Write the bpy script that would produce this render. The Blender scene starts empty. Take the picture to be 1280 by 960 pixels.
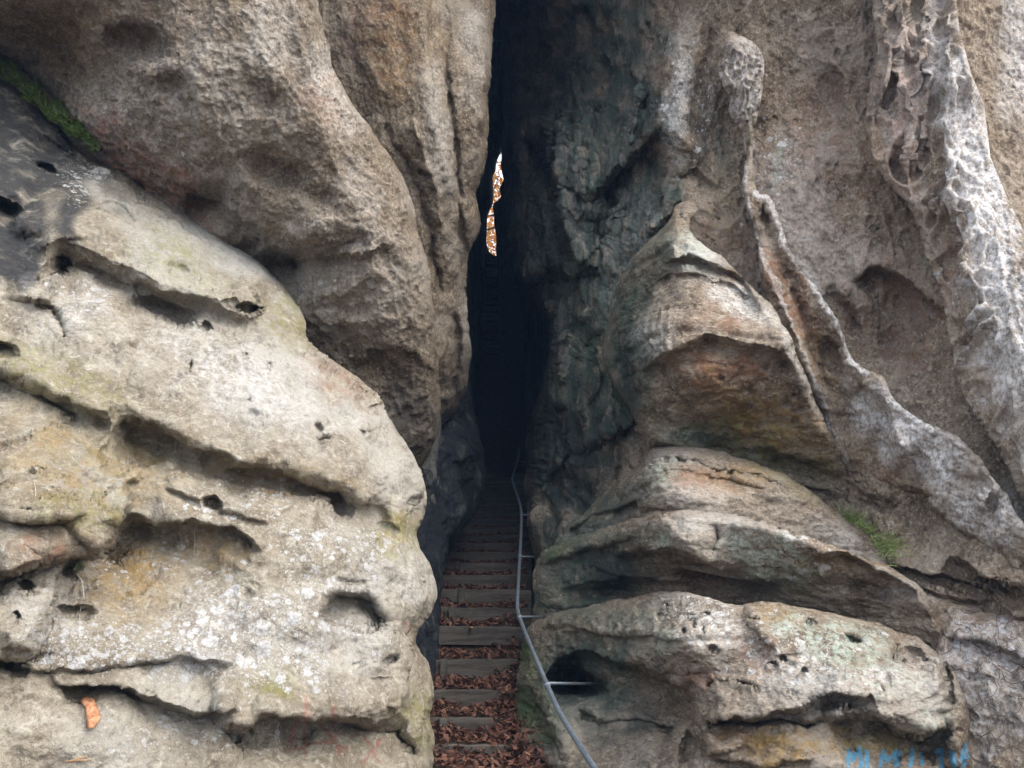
import bpy, math, random
import numpy as np
from mathutils import Vector

# ------------------------------------------------------------------ camera, sky, sun, exposure
SC = bpy.context.scene
COL = SC.collection
F, CX, CY, EYE, PITCH = 930.0, 640.0, 480.0, 1.6, math.radians(15.8)
CP, SP = math.cos(PITCH), math.sin(PITCH)
cd = bpy.data.cameras.new('camera'); cam = bpy.data.objects.new('camera', cd); COL.objects.link(cam)
cd.sensor_width = 36.0; cd.lens = F / 1280 * 36; cd.clip_end = 500; cd.clip_start = .05
cam.location = (0, 0, EYE); cam.rotation_euler = (math.pi / 2 + PITCH, 0, 0)
SC.camera = cam
SUN_DIR = Vector((.78, -.55, .95)).normalized()          # towards the light: behind the camera, to the right, high
w = bpy.data.worlds.new('World'); SC.world = w; w.use_nodes = True
nt = w.node_tree; bg = nt.nodes['Background']
sk = nt.nodes.new('ShaderNodeTexSky'); sk.sky_type = 'NISHITA'; sk.sun_disc = False
sk.sun_elevation = math.asin(SUN_DIR.z); sk.sun_rotation = math.atan2(SUN_DIR.x, SUN_DIR.y)
sk.air_density = 1.0; sk.dust_density = 8.0; sk.ozone_density = 1.0
mx = nt.nodes.new('ShaderNodeMix'); mx.data_type = 'RGBA'; mx.inputs[0].default_value = .7; mx.inputs[7].default_value = (5.0, 5.3, 5.75, 1)   # an even white cloud cover over the clear sky
nt.links.new(sk.outputs[0], mx.inputs[6]); nt.links.new(mx.outputs[2], bg.inputs[0]); bg.inputs[1].default_value = .13
sl = bpy.data.lights.new('sun', 'SUN'); sl.energy = 1.2; sl.angle = math.radians(75); sl.color = (1, .98, .95)
so = bpy.data.objects.new('sun', sl); COL.objects.link(so)
so.rotation_euler = SUN_DIR.to_track_quat('Z', 'Y').to_euler(); so.location = (4, -8, 20)
SC.view_settings.view_transform = 'Standard'; SC.view_settings.look = 'None'
SC.view_settings.exposure = 1.75; SC.view_settings.gamma = 1
SC.cycles.max_bounces = 8; SC.cycles.diffuse_bounces = 5

STEP = 1.35                                               # spacing of the rock meshes, in photograph pixels
rng = np.random.default_rng(7); random.seed(7)

# ------------------------------------------------------------------ noise
_P = np.random.default_rng(1).permutation(256).astype(np.int32); _P = np.concatenate([_P, _P, _P])
_G = np.random.default_rng(2).normal(size=(256, 3)).astype(np.float32); _G /= np.linalg.norm(_G, axis=1)[:, None]
def perlin(x, y, z, seed=0):
    x = np.asarray(x, np.float32) + seed * 17.31; y = np.asarray(y, np.float32) + seed * 5.77; z = np.asarray(z, np.float32) - seed * 9.13
    xf = np.floor(x); yf = np.floor(y); zf = np.floor(z)
    xi = xf.astype(np.int32) & 255; yi = yf.astype(np.int32) & 255; zi = zf.astype(np.int32) & 255
    x = x - xf; y = y - yf; z = z - zf
    u = x*x*x*(x*(x*6-15)+10); v = y*y*y*(y*(y*6-15)+10); ww = z*z*z*(z*(z*6-15)+10)
    out = 0
    for a in (0, 1):
        A = _P[xi + a]
        for b in (0, 1):
            B = _P[A + ((yi + b) & 255)]
            for c in (0, 1):
                h = _P[B + ((zi + c) & 255)]
                g = _G[h]
                d = g[..., 0]*(x-a) + g[..., 1]*(y-b) + g[..., 2]*(z-c)
                out = out + d * (u if a else 1-u) * (v if b else 1-v) * (ww if c else 1-ww)
    return out * 1.5
def fbm(x, y, z, octv=4, gain=.5, seed=0, ridged=False):
    o = 0; a = 1.; f = 1.; n = 0
    for k in range(octv):
        p = perlin(x*f, y*f, z*f, seed + k)
        if ridged: p = 1 - 2*np.abs(p)*1.3
        o = o + a*p; n += a; a *= gain; f *= 2.03
    return o / n
def worley(x, y, seed=0):                                # distance to the nearest feature point, in cells, and its random value
    xf = np.floor(x).astype(np.int32); yf = np.floor(y).astype(np.int32)
    best = np.full(x.shape, 9., np.float32); second = best.copy(); val = np.zeros(x.shape, np.float32)
    for a in (-1, 0, 1):
        for b in (-1, 0, 1):
            cx = xf + a; cy = yf + b
            h = _P[(_P[(cx + seed*7) & 255] + cy) & 255]
            px = cx + .5 + .45*_G[h, 0]; py = cy + .5 + .45*_G[h, 1]
            d = np.hypot(x-px, y-py).astype(np.float32)
            m = d < best
            second = np.where(m, best, np.minimum(second, d)); val = np.where(m, h/255., val); best = np.where(m, d, best)
    return best, second, val
def sstep(a, b, x):
    t = np.clip((x-a)/(b-a), 0, 1); return t*t*(3-2*t)

# ------------------------------------------------------------------ geometry helpers
def ray(px, py):                                         # world direction of a photograph pixel with a unit step in depth
    xc = (np.asarray(px, float)-CX)/F; yc = (CY-np.asarray(py, float))/F
    y = CP - yc*SP
    return xc/y, (SP + yc*CP)/y
def at(px, py, Y):
    a, b = ray(px, py); return Vector((float(a*Y), float(Y), float(EYE + b*Y)))
def polydist(x, y, poly):                                # distance, side (+ = left of travel, i.e. above for left-to-right), fraction
    p = np.asarray(poly, np.float32)
    seg = p[1:]-p[:-1]; L = np.hypot(seg[:, 0], seg[:, 1]); cum = np.concatenate([[0], np.cumsum(L)])
    best = np.full(x.shape, 1e9, np.float32); side = np.zeros(x.shape, np.float32); fr = np.zeros(x.shape, np.float32)
    for k in range(len(seg)):
        dx = x-p[k, 0]; dy = y-p[k, 1]
        t = np.clip((dx*seg[k, 0]+dy*seg[k, 1])/max(L[k]**2, 1e-6), 0, 1)
        ex = dx-t*seg[k, 0]; ey = dy-t*seg[k, 1]
        d = ex*ex+ey*ey
        m = d < best
        best = np.where(m, d, best)
        cr = -(seg[k, 0]*dy - seg[k, 1]*dx)
        side = np.where(m, np.sign(cr), side)
        fr = np.where(m, (cum[k]+t*L[k])/cum[-1], fr)
    return np.sqrt(best), side, fr
def smooth_line(pts, sp=3.0, jit=0.0, seed=0):           # Catmull-Rom, resampled, roughened
    p = np.asarray(pts, float); q = np.vstack([2*p[0]-p[1], p, 2*p[-1]-p[-2]]); out = []
    for k in range(len(p)-1):
        n = max(2, int(np.hypot(*(p[k+1]-p[k]))/sp)); t = np.linspace(0, 1, n, endpoint=False)[:, None]
        a, b, c, d = q[k], q[k+1], q[k+2], q[k+3]
        out.append(.5*((2*b)+(-a+c)*t+(2*a-5*b+4*c-d)*t*t+(-a+3*b-3*c+d)*t**3))
    out = np.vstack(out+[p[-1:]])
    if jit:
        g = np.gradient(out, axis=0); nn = np.stack([-g[:, 1], g[:, 0]], 1); nn /= np.maximum(np.hypot(nn[:, 0], nn[:, 1]), 1e-6)[:, None]
        s = np.concatenate([[0], np.cumsum(np.hypot(*np.diff(out, axis=0).T))])
        o = perlin(s/28, s*0+seed, s*0+.5, seed)*1.3 + perlin(s/11, s*0+seed, s*0+.5, seed+3)*.8 + perlin(s/5, s*0+seed, s*0+.5, seed+5)*.4
        out = out + nn*(o*jit)[:, None]
    return out
def tps(ctrl, x, y):
    c = np.asarray(ctrl, float); X = c[:, :2]/200.; n = len(c)
    def U(r2): return r2*np.log(np.maximum(r2, 1e-9))
    K = U(((X[:, None]-X[None])**2).sum(-1)) + np.eye(n)*1e-3
    Pm = np.hstack([np.ones((n, 1)), X]); A = np.block([[K, Pm], [Pm.T, np.zeros((3, 3))]])
    wgt = np.linalg.solve(A, np.concatenate([c[:, 2], [0, 0, 0]]))
    o = wgt[n] + wgt[n+1]*x/200. + wgt[n+2]*y/200.
    for k in range(n):
        o = o + wgt[k]*U((x/200.-X[k, 0])**2+(y/200.-X[k, 1])**2)
    return o
def upsample(coarse, xs, ys, x0, y0, s):                 # bilinear
    fx = (xs-x0)/s; fy = (ys-y0)/s
    i = np.clip(fx.astype(int), 0, coarse.shape[1]-2); j = np.clip(fy.astype(int), 0, coarse.shape[0]-2)
    tx = np.clip(fx-i, 0, 1)[None, :]; ty = np.clip(fy-j, 0, 1)[:, None]
    J, I = np.meshgrid(j, i, indexing='ij')
    return (coarse[J, I]*(1-tx)*(1-ty)+coarse[J, I+1]*tx*(1-ty)+coarse[J+1, I]*(1-tx)*ty+coarse[J+1, I+1]*tx*ty).astype(np.float32)
def inside(x, y, poly):
    r = np.zeros(x.shape, bool); n = len(poly)
    for k in range(n):
        x1, y1 = poly[k]; x2, y2 = poly[(k+1) % n]
        if y1 == y2: continue
        m = (y1 > y) != (y2 > y)
        r ^= m & (x < (x2-x1)*(y-y1)/(y2-y1)+x1)
    return r
def mesh_from(name, V, Fq, mat=None, smooth=True, parent=None, tris=None):
    me = bpy.data.meshes.new(name); V = np.asarray(V, np.float32); Fq = np.asarray(Fq, np.int32).reshape(-1, 4)
    nT = 0 if tris is None else len(tris)
    me.vertices.add(len(V)); me.vertices.foreach_set('co', V.ravel())
    nl = len(Fq)*4+nT*3; me.loops.add(nl); me.polygons.add(len(Fq)+nT)
    lv = Fq.ravel() if not nT else np.concatenate([Fq.ravel(), np.asarray(tris, np.int32).ravel()])
    me.loops.foreach_set('vertex_index', lv.astype(np.int32))
    st = np.concatenate([np.arange(len(Fq))*4, len(Fq)*4+np.arange(nT)*3]).astype(np.int32)
    me.polygons.foreach_set('loop_start', st)
    me.polygons.foreach_set('use_smooth', np.full(len(Fq)+nT, smooth))
    me.update(calc_edges=True); me.validate()
    if mat: me.materials.append(mat)
    o = bpy.data.objects.new(name, me); COL.objects.link(o)
    if parent: o.parent = parent
    return o
def tag(o, label=None, cat=None, group=None, kind=None):
    for k, v in (('label', label), ('category', cat), ('group', group), ('kind', kind)):
        if v: o[k] = v
    return o
def empty(name, loc, label, cat, group=None):
    o = bpy.data.objects.new(name, None); COL.objects.link(o); o.location = loc; o.empty_display_size = .1
    return tag(o, label, cat, group)
def tube(pts, r, n=8, cap=True):                         # vertices and quads of a round bar along points; r scalar or list
    P = np.asarray(pts, float); m = len(P); r = np.broadcast_to(np.asarray(r, float), (m,))
    T = np.gradient(P, axis=0); T /= np.linalg.norm(T, axis=1)[:, None]
    up = np.array([.13, .31, .94]); V = []
    for k in range(m):
        a = np.cross(T[k], up); a /= np.linalg.norm(a); b = np.cross(T[k], a)
        th = np.arange(n)*2*math.pi/n
        V.append(P[k]+r[k]*(np.cos(th)[:, None]*a+np.sin(th)[:, None]*b))
    V = np.vstack(V); Q = []
    for k in range(m-1):
        for i in range(n):
            Q.append((k*n+i, k*n+(i+1) % n, (k+1)*n+(i+1) % n, (k+1)*n+i))
    T3 = []
    if cap:
        V = np.vstack([V, P[:1], P[-1:]]); c0 = len(V)-2
        for i in range(n):
            T3.append((c0, (i+1) % n, i)); T3.append((c0+1, (m-1)*n+i, (m-1)*n+(i+1) % n))
    return V, np.array(Q), np.array(T3)
def join(parts):
    V = []; Q = []; T = []; n = 0
    for v, q, t in parts:
        V.append(v); n0 = n; n += len(v)
        if len(q): Q.append(np.asarray(q)+n0)
        if len(t): T.append(np.asarray(t)+n0)
    return np.vstack(V), (np.vstack(Q) if Q else np.zeros((0, 4), int)), (np.vstack(T) if T else None)

# ------------------------------------------------------------------ materials
class NT:                                                # a small node-tree writer
    def __init__(s, name):
        s.m = bpy.data.materials.new(name); s.m.use_nodes = True; s.t = s.m.node_tree; s.b = s.t.nodes['Principled BSDF']
        s.pos = s.t.nodes.new('ShaderNodeNewGeometry').outputs['Position']
    def n(s, ty, **kw):
        o = s.t.nodes.new(ty)
        for k, v in kw.items(): setattr(o, k, v)
        return o
    def put(s, inp, v):
        if hasattr(v, 'is_linked') or isinstance(v, bpy.types.NodeSocket): s.t.links.new(v, inp)
        elif isinstance(v, (tuple, list)) and len(v) == 3 and inp.type == 'RGBA': inp.default_value = (*v, 1)
        else: inp.default_value = v
    def noise(s, scale, det=6, rough=.6, vec=None, dist=0, out=0):
        o = s.n('ShaderNodeTexNoise'); s.put(o.inputs['Vector'], vec or s.pos)
        o.inputs['Scale'].default_value = scale; o.inputs['Detail'].default_value = det; o.inputs['Roughness'].default_value = rough
        o.inputs['Distortion'].default_value = dist
        return o.outputs[out]
    def voro(s, scale, vec=None, feature='F1', out='Distance', rnd=1.):
        o = s.n('ShaderNodeTexVoronoi', feature=feature); s.put(o.inputs['Vector'], vec or s.pos)
        o.inputs['Scale'].default_value = scale; o.inputs['Randomness'].default_value = rnd
        return o.outputs[out]
    def math(s, op, a, b=0., c=0., clamp=False):
        o = s.n('ShaderNodeMath', operation=op, use_clamp=clamp)
        for i, v in enumerate((a, b, c)): s.put(o.inputs[i], v)
        return o.outputs[0]
    def ramp(s, v, lo, hi, a=0., b=1.):
        o = s.n('ShaderNodeMapRange', interpolation_type='SMOOTHSTEP'); s.put(o.inputs[0], v)
        for i, x in enumerate((lo, hi, a, b)): s.put(o.inputs[i+1], x)
        return o.outputs[0]
    def mix(s, f, a, b, blend='MIX'):
        o = s.n('ShaderNodeMix', data_type='RGBA', blend_type=blend); s.put(o.inputs[0], f); s.put(o.inputs[6], a); s.put(o.inputs[7], b)
        return o.outputs[2]
    def attr(s, name):
        o = s.n('ShaderNodeAttribute', attribute_name=name); return o.outputs['Fac']
    def scalev(s, v3, rot=None):
        o = s.n('ShaderNodeMapping'); s.put(o.inputs[0], s.pos); o.inputs['Scale'].default_value = v3
        if rot: o.inputs['Rotation'].default_value = rot
        return o.outputs[0]
    def bump(s, h, strength, dist, normal=None):
        o = s.n('ShaderNodeBump'); s.put(o.inputs['Height'], h); o.inputs['Strength'].default_value = strength; o.inputs['Distance'].default_value = dist
        if normal is not None: s.put(o.inputs['Normal'], normal)
        return o.outputs[0]

def rock_mat(name, dark, mid, pale, grey, lich=(.62, .61, .58), stretch=None, bump=1.0, pat=1.0, runs=None):
    s = NT(name); v = s.scalev(stretch) if stretch else s.pos; rv_ = s.scalev(runs) if runs else s.pos
    big = s.noise(.9, 4, .55, v); med = s.noise(4.5, 9, .68, v, .4); fine = s.noise(34, 8, .7, v); grit = s.noise(150, 4, .7)
    mott = s.noise(11, 6, .75, v, .8)
    c = s.mix(s.ramp(med, .36, .62), dark, mid)
    c = s.mix(s.ramp(mott, .5, .72), c, pale)
    c = s.mix(s.ramp(big, .46, .64, 0, .75), c, grey)
    c = s.mix(s.math('MULTIPLY', s.ramp(fine, .53, .64), .7*pat+.05), c, pale)
    c = s.mix(s.math('MULTIPLY', s.ramp(fine, .46, .34), .85*pat), c, tuple(x*.42 for x in dark))
    c = s.mix(s.math('MULTIPLY', s.ramp(s.noise(19, 5, .7, v, 1.2), .60, .72), .5*pat), c, tuple(x*.5 for x in dark))
    c = s.mix(s.math('MULTIPLY', s.ramp(grit, .54, .66), .38), c, pale)
    c = s.mix(s.math('MULTIPLY', s.ramp(grit, .46, .34), .38), c, tuple(x*.5 for x in dark))
    # iron-red and ochre areas, wet dark runs (in places painted shade), algae
    c = s.mix(s.math('MULTIPLY', s.attr('red'), s.ramp(s.noise(7, 6, .7), .38, .6)), c, (.27, .115, .06))
    c = s.mix(s.math('MULTIPLY', s.attr('ochre'), s.ramp(s.noise(9, 7, .7), .38, .62)), c, (.30, .19, .055))
    c = s.mix(s.math('MULTIPLY', s.attr('algae'), s.ramp(s.noise(12, 7, .72), .40, .62)), c, (.22, .215, .07))
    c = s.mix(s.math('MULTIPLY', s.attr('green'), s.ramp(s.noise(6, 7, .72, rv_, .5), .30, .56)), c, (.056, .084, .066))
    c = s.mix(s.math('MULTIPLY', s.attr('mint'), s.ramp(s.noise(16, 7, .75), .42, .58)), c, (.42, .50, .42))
    c = s.mix(s.math('MULTIPLY', s.attr('stain_shade'), s.ramp(s.noise(5, 8, .7, rv_, .6), .26, .52)), c, (.014, .018, .025))
    # lichen: a crust of small rosettes, each with its own size
    li = s.attr('lichen')
    f = None
    for sc, lo, seed in ((9, .36, 0), (21, .40, 3.7), (60, .40, 9.1)):
        m = s.n('ShaderNodeMapping'); s.put(m.inputs[0], s.pos); m.inputs['Location'].default_value = (seed, seed*2, -seed)
        wv = s.n('ShaderNodeMix', data_type='VECTOR'); wv.inputs[0].default_value = .035
        s.put(wv.inputs[4], m.outputs[0]); s.put(wv.inputs[5], s.noise(60, 3, .6, out=1))
        d = s.voro(sc, wv.outputs[1]); rv = s.n('ShaderNodeSeparateColor'); s.put(rv.inputs[0], d.node.outputs['Color'])
        # only cells whose random value is under the local lichen density carry a rosette
        on = s.ramp(s.math('SUBTRACT', s.math('MULTIPLY', li, 1.15), rv.outputs[0]), 0, .06)
        rad = s.math('MULTIPLY_ADD', rv.outputs[1], .30, lo-.16)
        disc = s.ramp(s.math('SUBTRACT', rad, d), -.02, .05)
        k = s.math('MULTIPLY', on, disc)
        f = k if f is None else s.math('MAXIMUM', f, k)
    f = s.math('MULTIPLY', f, s.ramp(fine, .34, .52, .35, .95))
    lc = s.mix(s.ramp(s.noise(70, 3, .6), .35, .65), tuple(x*.72 for x in lich), lich)
    c = s.mix(f, c, lc)
    c = s.mix(s.math('MULTIPLY', s.attr('white'), s.ramp(s.noise(22, 8, .8, v), .40, .58, .12, 1.)), c, tuple(min(.8, x*1.12) for x in lich))
    c = s.mix(s.math('MULTIPLY', s.attr('moss'), s.ramp(s.noise(30, 6, .7), .36, .55)), c, (.05, .085, .018))
    c = s.mix(s.math('MULTIPLY', s.attr('redpaint'), s.ramp(grit, .42, .56)), c, (.36, .07, .06))
    c = s.mix(s.math('MULTIPLY', s.attr('bluepaint'), s.ramp(s.noise(45, 6, .75), .34, .50, .35, 1.)), c, (.10, .33, .52))
    s.put(s.b.inputs['Base Color'], c)
    s.put(s.b.inputs['Roughness'], s.math('SUBTRACT', .93, s.math('MULTIPLY', s.attr('wet'), .55)))
    s.b.inputs['Specular IOR Level'].default_value = .25
    h = s.math('ADD', s.math('MULTIPLY', med, .5), s.math('ADD', s.math('MULTIPLY', fine, .46), s.math('MULTIPLY', grit, .14)))
    h = s.math('ADD', h, s.math('MULTIPLY', f, .05))
    s.put(s.b.inputs['Normal'], s.bump(h, 1.*bump, .06))
    return s.m
ATTRS = ('red', 'ochre', 'algae', 'green', 'mint', 'stain_shade', 'lichen', 'white', 'moss', 'redpaint', 'bluepaint', 'wet')
TAN = dict(dark=(.18, .146, .104), mid=(.32, .285, .222), pale=(.515, .485, .41), grey=(.41, .395, .355))
BROWN = dict(dark=(.10, .074, .049), mid=(.215, .168, .118), pale=(.44, .385, .305), grey=(.28, .245, .2))
M_left = rock_mat('pale_sandstone', pat=.55, lich=(.57, .57, .565), **TAN)
M_over = rock_mat('brown_sandstone', **BROWN)
M_cliff = rock_mat('brown_sandstone_cliff', dark=(.14, .10, .066), mid=(.295, .23, .165), pale=(.53, .46, .37), grey=(.35, .295, .24), lich=(.68, .675, .68), stretch=(1.1, 1.1, .85), runs=(1.1, 1.1, .3))
M_block = rock_mat('banded_sandstone', dark=(.12, .085, .058), mid=(.26, .205, .15), pale=(.46, .41, .33), grey=(.34, .31, .27), stretch=(.8, .8, 1.3))
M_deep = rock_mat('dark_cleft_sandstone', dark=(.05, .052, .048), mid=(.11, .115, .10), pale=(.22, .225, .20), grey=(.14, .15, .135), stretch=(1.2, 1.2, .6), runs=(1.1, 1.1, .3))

# ------------------------------------------------------------------ rocks
def spaced(a, b, lo, hi, st):                            # even spacing inside the frame, four times coarser beyond it
    p = [np.arange(a, min(b, lo), st*4)] if a < lo else []
    p.append(np.arange(max(a, lo), min(b, hi)+st, st))
    if b > hi: p.append(np.arange(hi+st*3, b+st*4, st*4))
    return np.concatenate(p)
class Rock:
    """A rock mass seen from the path: its outline at its own distance, a relief of real depth, a rounded rim and a back."""
    def __init__(s, name, sil, rest, ctrl, step=None, jit=1.6, rnd=(40, .6), seed=0, warp=5, fade=16):
        s.fade = fade
        s.name = name; s.seed = seed; st = s.st = step or STEP
        sil = smooth_line(sil, 3, jit, seed); s.sil = sil
        poly = np.vstack([sil, np.asarray(rest, float)]) if len(rest) else sil
        s.poly = poly
        x0, y0 = poly.min(0)-4; x1, y1 = poly.max(0)+4
        s.x0, s.y0 = x0, y0
        s.xs = spaced(x0, x1, -40, 1320, st); s.ys = spaced(y0, y1, -40, 1000, st)
        s.PX, s.PY = [a.astype(np.float32) for a in np.meshgrid(s.xs, s.ys)]
        cs = 5.
        cxs = np.arange(x0-cs, x1+3*cs, cs); cys = np.arange(y0-cs, y1+3*cs, cs); CXg, CYg = np.meshgrid(cxs, cys)
        s.D = upsample(tps(ctrl, CXg, CYg), s.xs, s.ys, cxs[0], cys[0], cs)
        s.base = s.D.copy()
        dsil = upsample(polydist(CXg, CYg, sil)[0], s.xs, s.ys, cxs[0], cys[0], cs)
        closed = np.vstack([poly, poly[:1]])
        dall = upsample(polydist(CXg, CYg, closed)[0], s.xs, s.ys, cxs[0], cys[0], cs)
        near = dall < 8
        dall[near] = polydist(s.PX[near], s.PY[near], closed)[0]
        ins = inside(s.PX, s.PY, poly)
        s.sd = np.where(ins, -dall, dall)
        w_, d_ = rnd
        q = np.clip(1-np.where(ins, dsil, 0)/w_, 0, 1)
        s.D += d_*(1-np.sqrt(np.clip(1-q*q, 0, 1)))
        s.WX = s.PX + warp*perlin(s.PX/46, s.PY/46, s.PX*0+seed, seed) + warp*.45*perlin(s.PX/17, s.PY/17, s.PX*0+seed, seed+1) + warp*.2*perlin(s.PX/7, s.PY/7, s.PX*0+seed, seed+2)
        s.WY = s.PY + warp*perlin(s.PX/46, s.PY/46, s.PX*0+seed+9.5, seed) + warp*.45*perlin(s.PX/17, s.PY/17, s.PX*0+seed+9.5, seed+1) + warp*.2*perlin(s.PX/7, s.PY/7, s.PX*0+seed+9.5, seed+2)
        s.A = {a: np.zeros(s.PX.shape, np.float32) for a in ATTRS}
        s.sd = s.sd.astype(np.float32)
        s.tex = np.ones(s.PX.shape, np.float32)          # local strength of the fine relief
    def _win(s, pts, m):
        p = np.asarray(pts, float).reshape(-1, 2); m = m+16
        i0, i1 = np.searchsorted(s.xs, (p[:, 0].min()-m, p[:, 0].max()+m)); j0, j1 = np.searchsorted(s.ys, (p[:, 1].min()-m, p[:, 1].max()+m))
        i0 = min(max(i0-1, 0), len(s.xs)-1); j0 = min(max(j0-1, 0), len(s.ys)-1); i1 = max(i1+1, i0+1); j1 = max(j1+1, j0+1)
        sl_ = (slice(j0, j1), slice(i0, i1)); return sl_, s.WX[sl_], s.WY[sl_]
    def _ell(s, cx, cy, rx, ry, ang, m=1.0):
        sl_, x, y = s._win([(cx, cy)], max(rx, ry)*m)
        c, q = math.cos(math.radians(ang)), math.sin(math.radians(ang))
        u = ((x-cx)*c+(y-cy)*q)/rx; v = (-(x-cx)*q+(y-cy)*c)/ry
        return sl_, np.hypot(u, v), u, v
    def bump(s, cx, cy, rx, ry, amp, ang=0):
        sl_, r, _, _ = s._ell(cx, cy, rx, ry, ang, 2.4); s.D[sl_] -= amp*np.exp(-r*r)
    def pit(s, cx, cy, rx, ry, dep, ang=0, soft=.5, lean=0.):
        sl_, r, u, v = s._ell(cx, cy, rx, ry, ang, 1.7); r = r*(1+.2*perlin(u*1.3+cx, v*1.3+cy, r*0, s.seed))
        s.D[sl_] += dep*sstep(1+soft*.5, 1-soft, r)*(1-lean*np.clip(v, -1, 1))
    def ledge(s, poly, out=.1, up=40, drop=7, deep=.15, rec=40, taper=.12):
        sl_, x, y = s._win(poly, max(up*2.5, rec*2.2)); d, sg, t = polydist(x, y, poly)
        k = sstep(0, taper, t)*sstep(1, 1-taper, t) if taper else 1
        k = k*(1+.5*perlin(x/38, y/38, x*0+2.2, s.seed+4))
        f = np.where(sg >= 0, -out*np.exp(-(d/up)**1.3), -out+(out+deep)*sstep(0, drop, d))
        f = np.where((sg < 0) & (d > drop), deep*np.exp(-((d-drop)/rec)**1.6), f)
        s.D[sl_] += k*f
    def crack(s, poly, wd=3, dep=.12, taper=.15):
        sl_, x, y = s._win(poly, wd*4); d, sg, t = polydist(x, y, poly)
        k = sstep(0, taper, t)*sstep(1, 1-taper, t) if taper else 1
        s.D[sl_] += dep*k*np.exp(-(d/wd)**2)*(1+.6*perlin(x/25, y/25, x*0, s.seed+5))
    def ridge(s, poly, wl=20, wr=20, h=.1, taper=.15, p=1.15):
        sl_, x, y = s._win(poly, max(wl, wr)*3); d, sg, t = polydist(x, y, poly)
        k = sstep(0, taper, t)*sstep(1, 1-taper, t) if taper else 1
        wv = np.where(sg >= 0, wl, wr)
        s.D[sl_] -= h*k*np.exp(-(d/wv)**p)
    def step(s, poly, h=.15, wd=5, rec=80, taper=.1):    # the left-hand side stands h/2 proud, the right-hand side h/2 back
        sl_, x, y = s._win(poly, rec*2); d, sg, t = polydist(x, y, poly)
        k = sstep(0, taper, t)*sstep(1, 1-taper, t) if taper else 1
        s.D[sl_] -= k*h*.5*np.tanh(sg*d/wd)*np.exp(-(d/rec)**2)
    def mask(s, name, cx, cy, rx, ry, amt=1, ang=0, soft=.9):
        sl_, r, _, _ = s._ell(cx, cy, rx, ry, ang, 1.6)
        n = .45*perlin(s.PX[sl_]/30, s.PY[sl_]/30, r*0+1.5, 21)
        a = s.A[name]; a[sl_] = np.maximum(a[sl_], amt*sstep(1.15, 1.15-soft, r+n))
    def line(s, name, poly, wd, amt=1, warped=True):
        sl_, x, y = s._win(poly, wd*2)
        if not warped: x, y = s.PX[sl_], s.PY[sl_]
        d, sg, t = polydist(x, y, poly)
        a = s.A[name]; a[sl_] = np.maximum(a[sl_], amt*sstep(wd, wd*.55, d))
    def tmask(s, cx, cy, rx, ry, val, ang=0):
        sl_, r, _, _ = s._ell(cx, cy, rx, ry, ang, 1.6)
        k = sstep(1.3, .6, r); s.tex[sl_] = s.tex[sl_]*(1-k)+val*k
    def world(s, D=None):
        a, b = ray(s.PX, s.PY); D = s.D if D is None else D
        return np.stack([a*D, D, EYE+b*D], -1).astype(np.float32)
    def finish(s, mat, label, disp=(), cat='rock', back=(.06, .25, .7, 1.6), kind=None):
        inn = s.sd < .55*s.st
        cell = inn[:-1, :-1] & inn[1:, :-1] & inn[:-1, 1:] & inn[1:, 1:]
        H, W = s.PX.shape
        # rim vertices move onto the outline
        cnt = np.zeros((H, W), int)
        for a in (0, 1):
            for b in (0, 1): cnt[a:H-1+a, b:W-1+b] += cell
        rim = (cnt > 0) & (cnt < 4)
        closed = np.vstack([s.poly, s.poly[:1]])
        rx, ry = s.PX[rim].astype(float), s.PY[rim].astype(float)
        p = closed; best = np.full(rx.shape, 1e9); bx = rx.copy(); by = ry.copy()
        for k in range(len(p)-1):
            e = p[k+1]-p[k]; L2 = max(e@e, 1e-9); t = np.clip(((rx-p[k, 0])*e[0]+(ry-p[k, 1])*e[1])/L2, 0, 1)
            qx = p[k, 0]+t*e[0]; qy = p[k, 1]+t*e[1]; d = (qx-rx)**2+(qy-ry)**2; m = d < best
            best = np.where(m, d, best); bx = np.where(m, qx, bx); by = np.where(m, qy, by)
        ok = best < (2.2*s.st)**2
        rx = np.where(ok, bx, rx); ry = np.where(ok, by, ry)
        s.PX[rim] = rx; s.PY[rim] = ry
        Pw = s.world()
        for fn in disp:                                  # relief along the surface normal, in metres
            gx = np.gradient(Pw, axis=1); gy = np.gradient(Pw, axis=0); N = np.cross(gy, gx)
            N /= np.maximum(np.linalg.norm(N, axis=-1, keepdims=True), 1e-9)
            N = np.where((N*Pw).sum(-1, keepdims=True) > 0, -N, N)
            if fn is disp[0]:                            # the broad relief follows a softened normal
                for _ in range(3):
                    N = (N+np.roll(N, 4, 0)+np.roll(N, -4, 0)+np.roll(N, 4, 1)+np.roll(N, -4, 1))/5
            h = fn(s, Pw[..., 0], Pw[..., 1], Pw[..., 2])*s.tex
            h = h*sstep(1, s.fade, -s.sd) if fn is not disp[0] else h*sstep(.5, 7, -s.sd)
            Pw = Pw + N*np.clip(h, -.5, .5)[..., None]
        s.Pw = Pw
        idx = np.full((H, W), -1, np.int64); use = cnt > 0; nv = int(use.sum()); idx[use] = np.arange(nv)
        V = Pw[use]
        Q = np.stack([idx[:-1, :-1][cell], idx[1:, :-1][cell], idx[1:, 1:][cell], idx[:-1, 1:][cell]], 1)
        # the back: boundary edges run away from the path and inwards
        E = np.vstack([Q[:, [0, 1]], Q[:, [1, 2]], Q[:, [2, 3]], Q[:, [3, 0]]])
        key = np.sort(E, 1); kk = key[:, 0]*(nv+1)+key[:, 1]
        u, inv, c = np.unique(kk, return_inverse=True, return_counts=True)
        be = E[c[inv] == 1]
        bv = np.unique(be); loc = np.full(nv, -1); loc[bv] = np.arange(len(bv))
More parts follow.
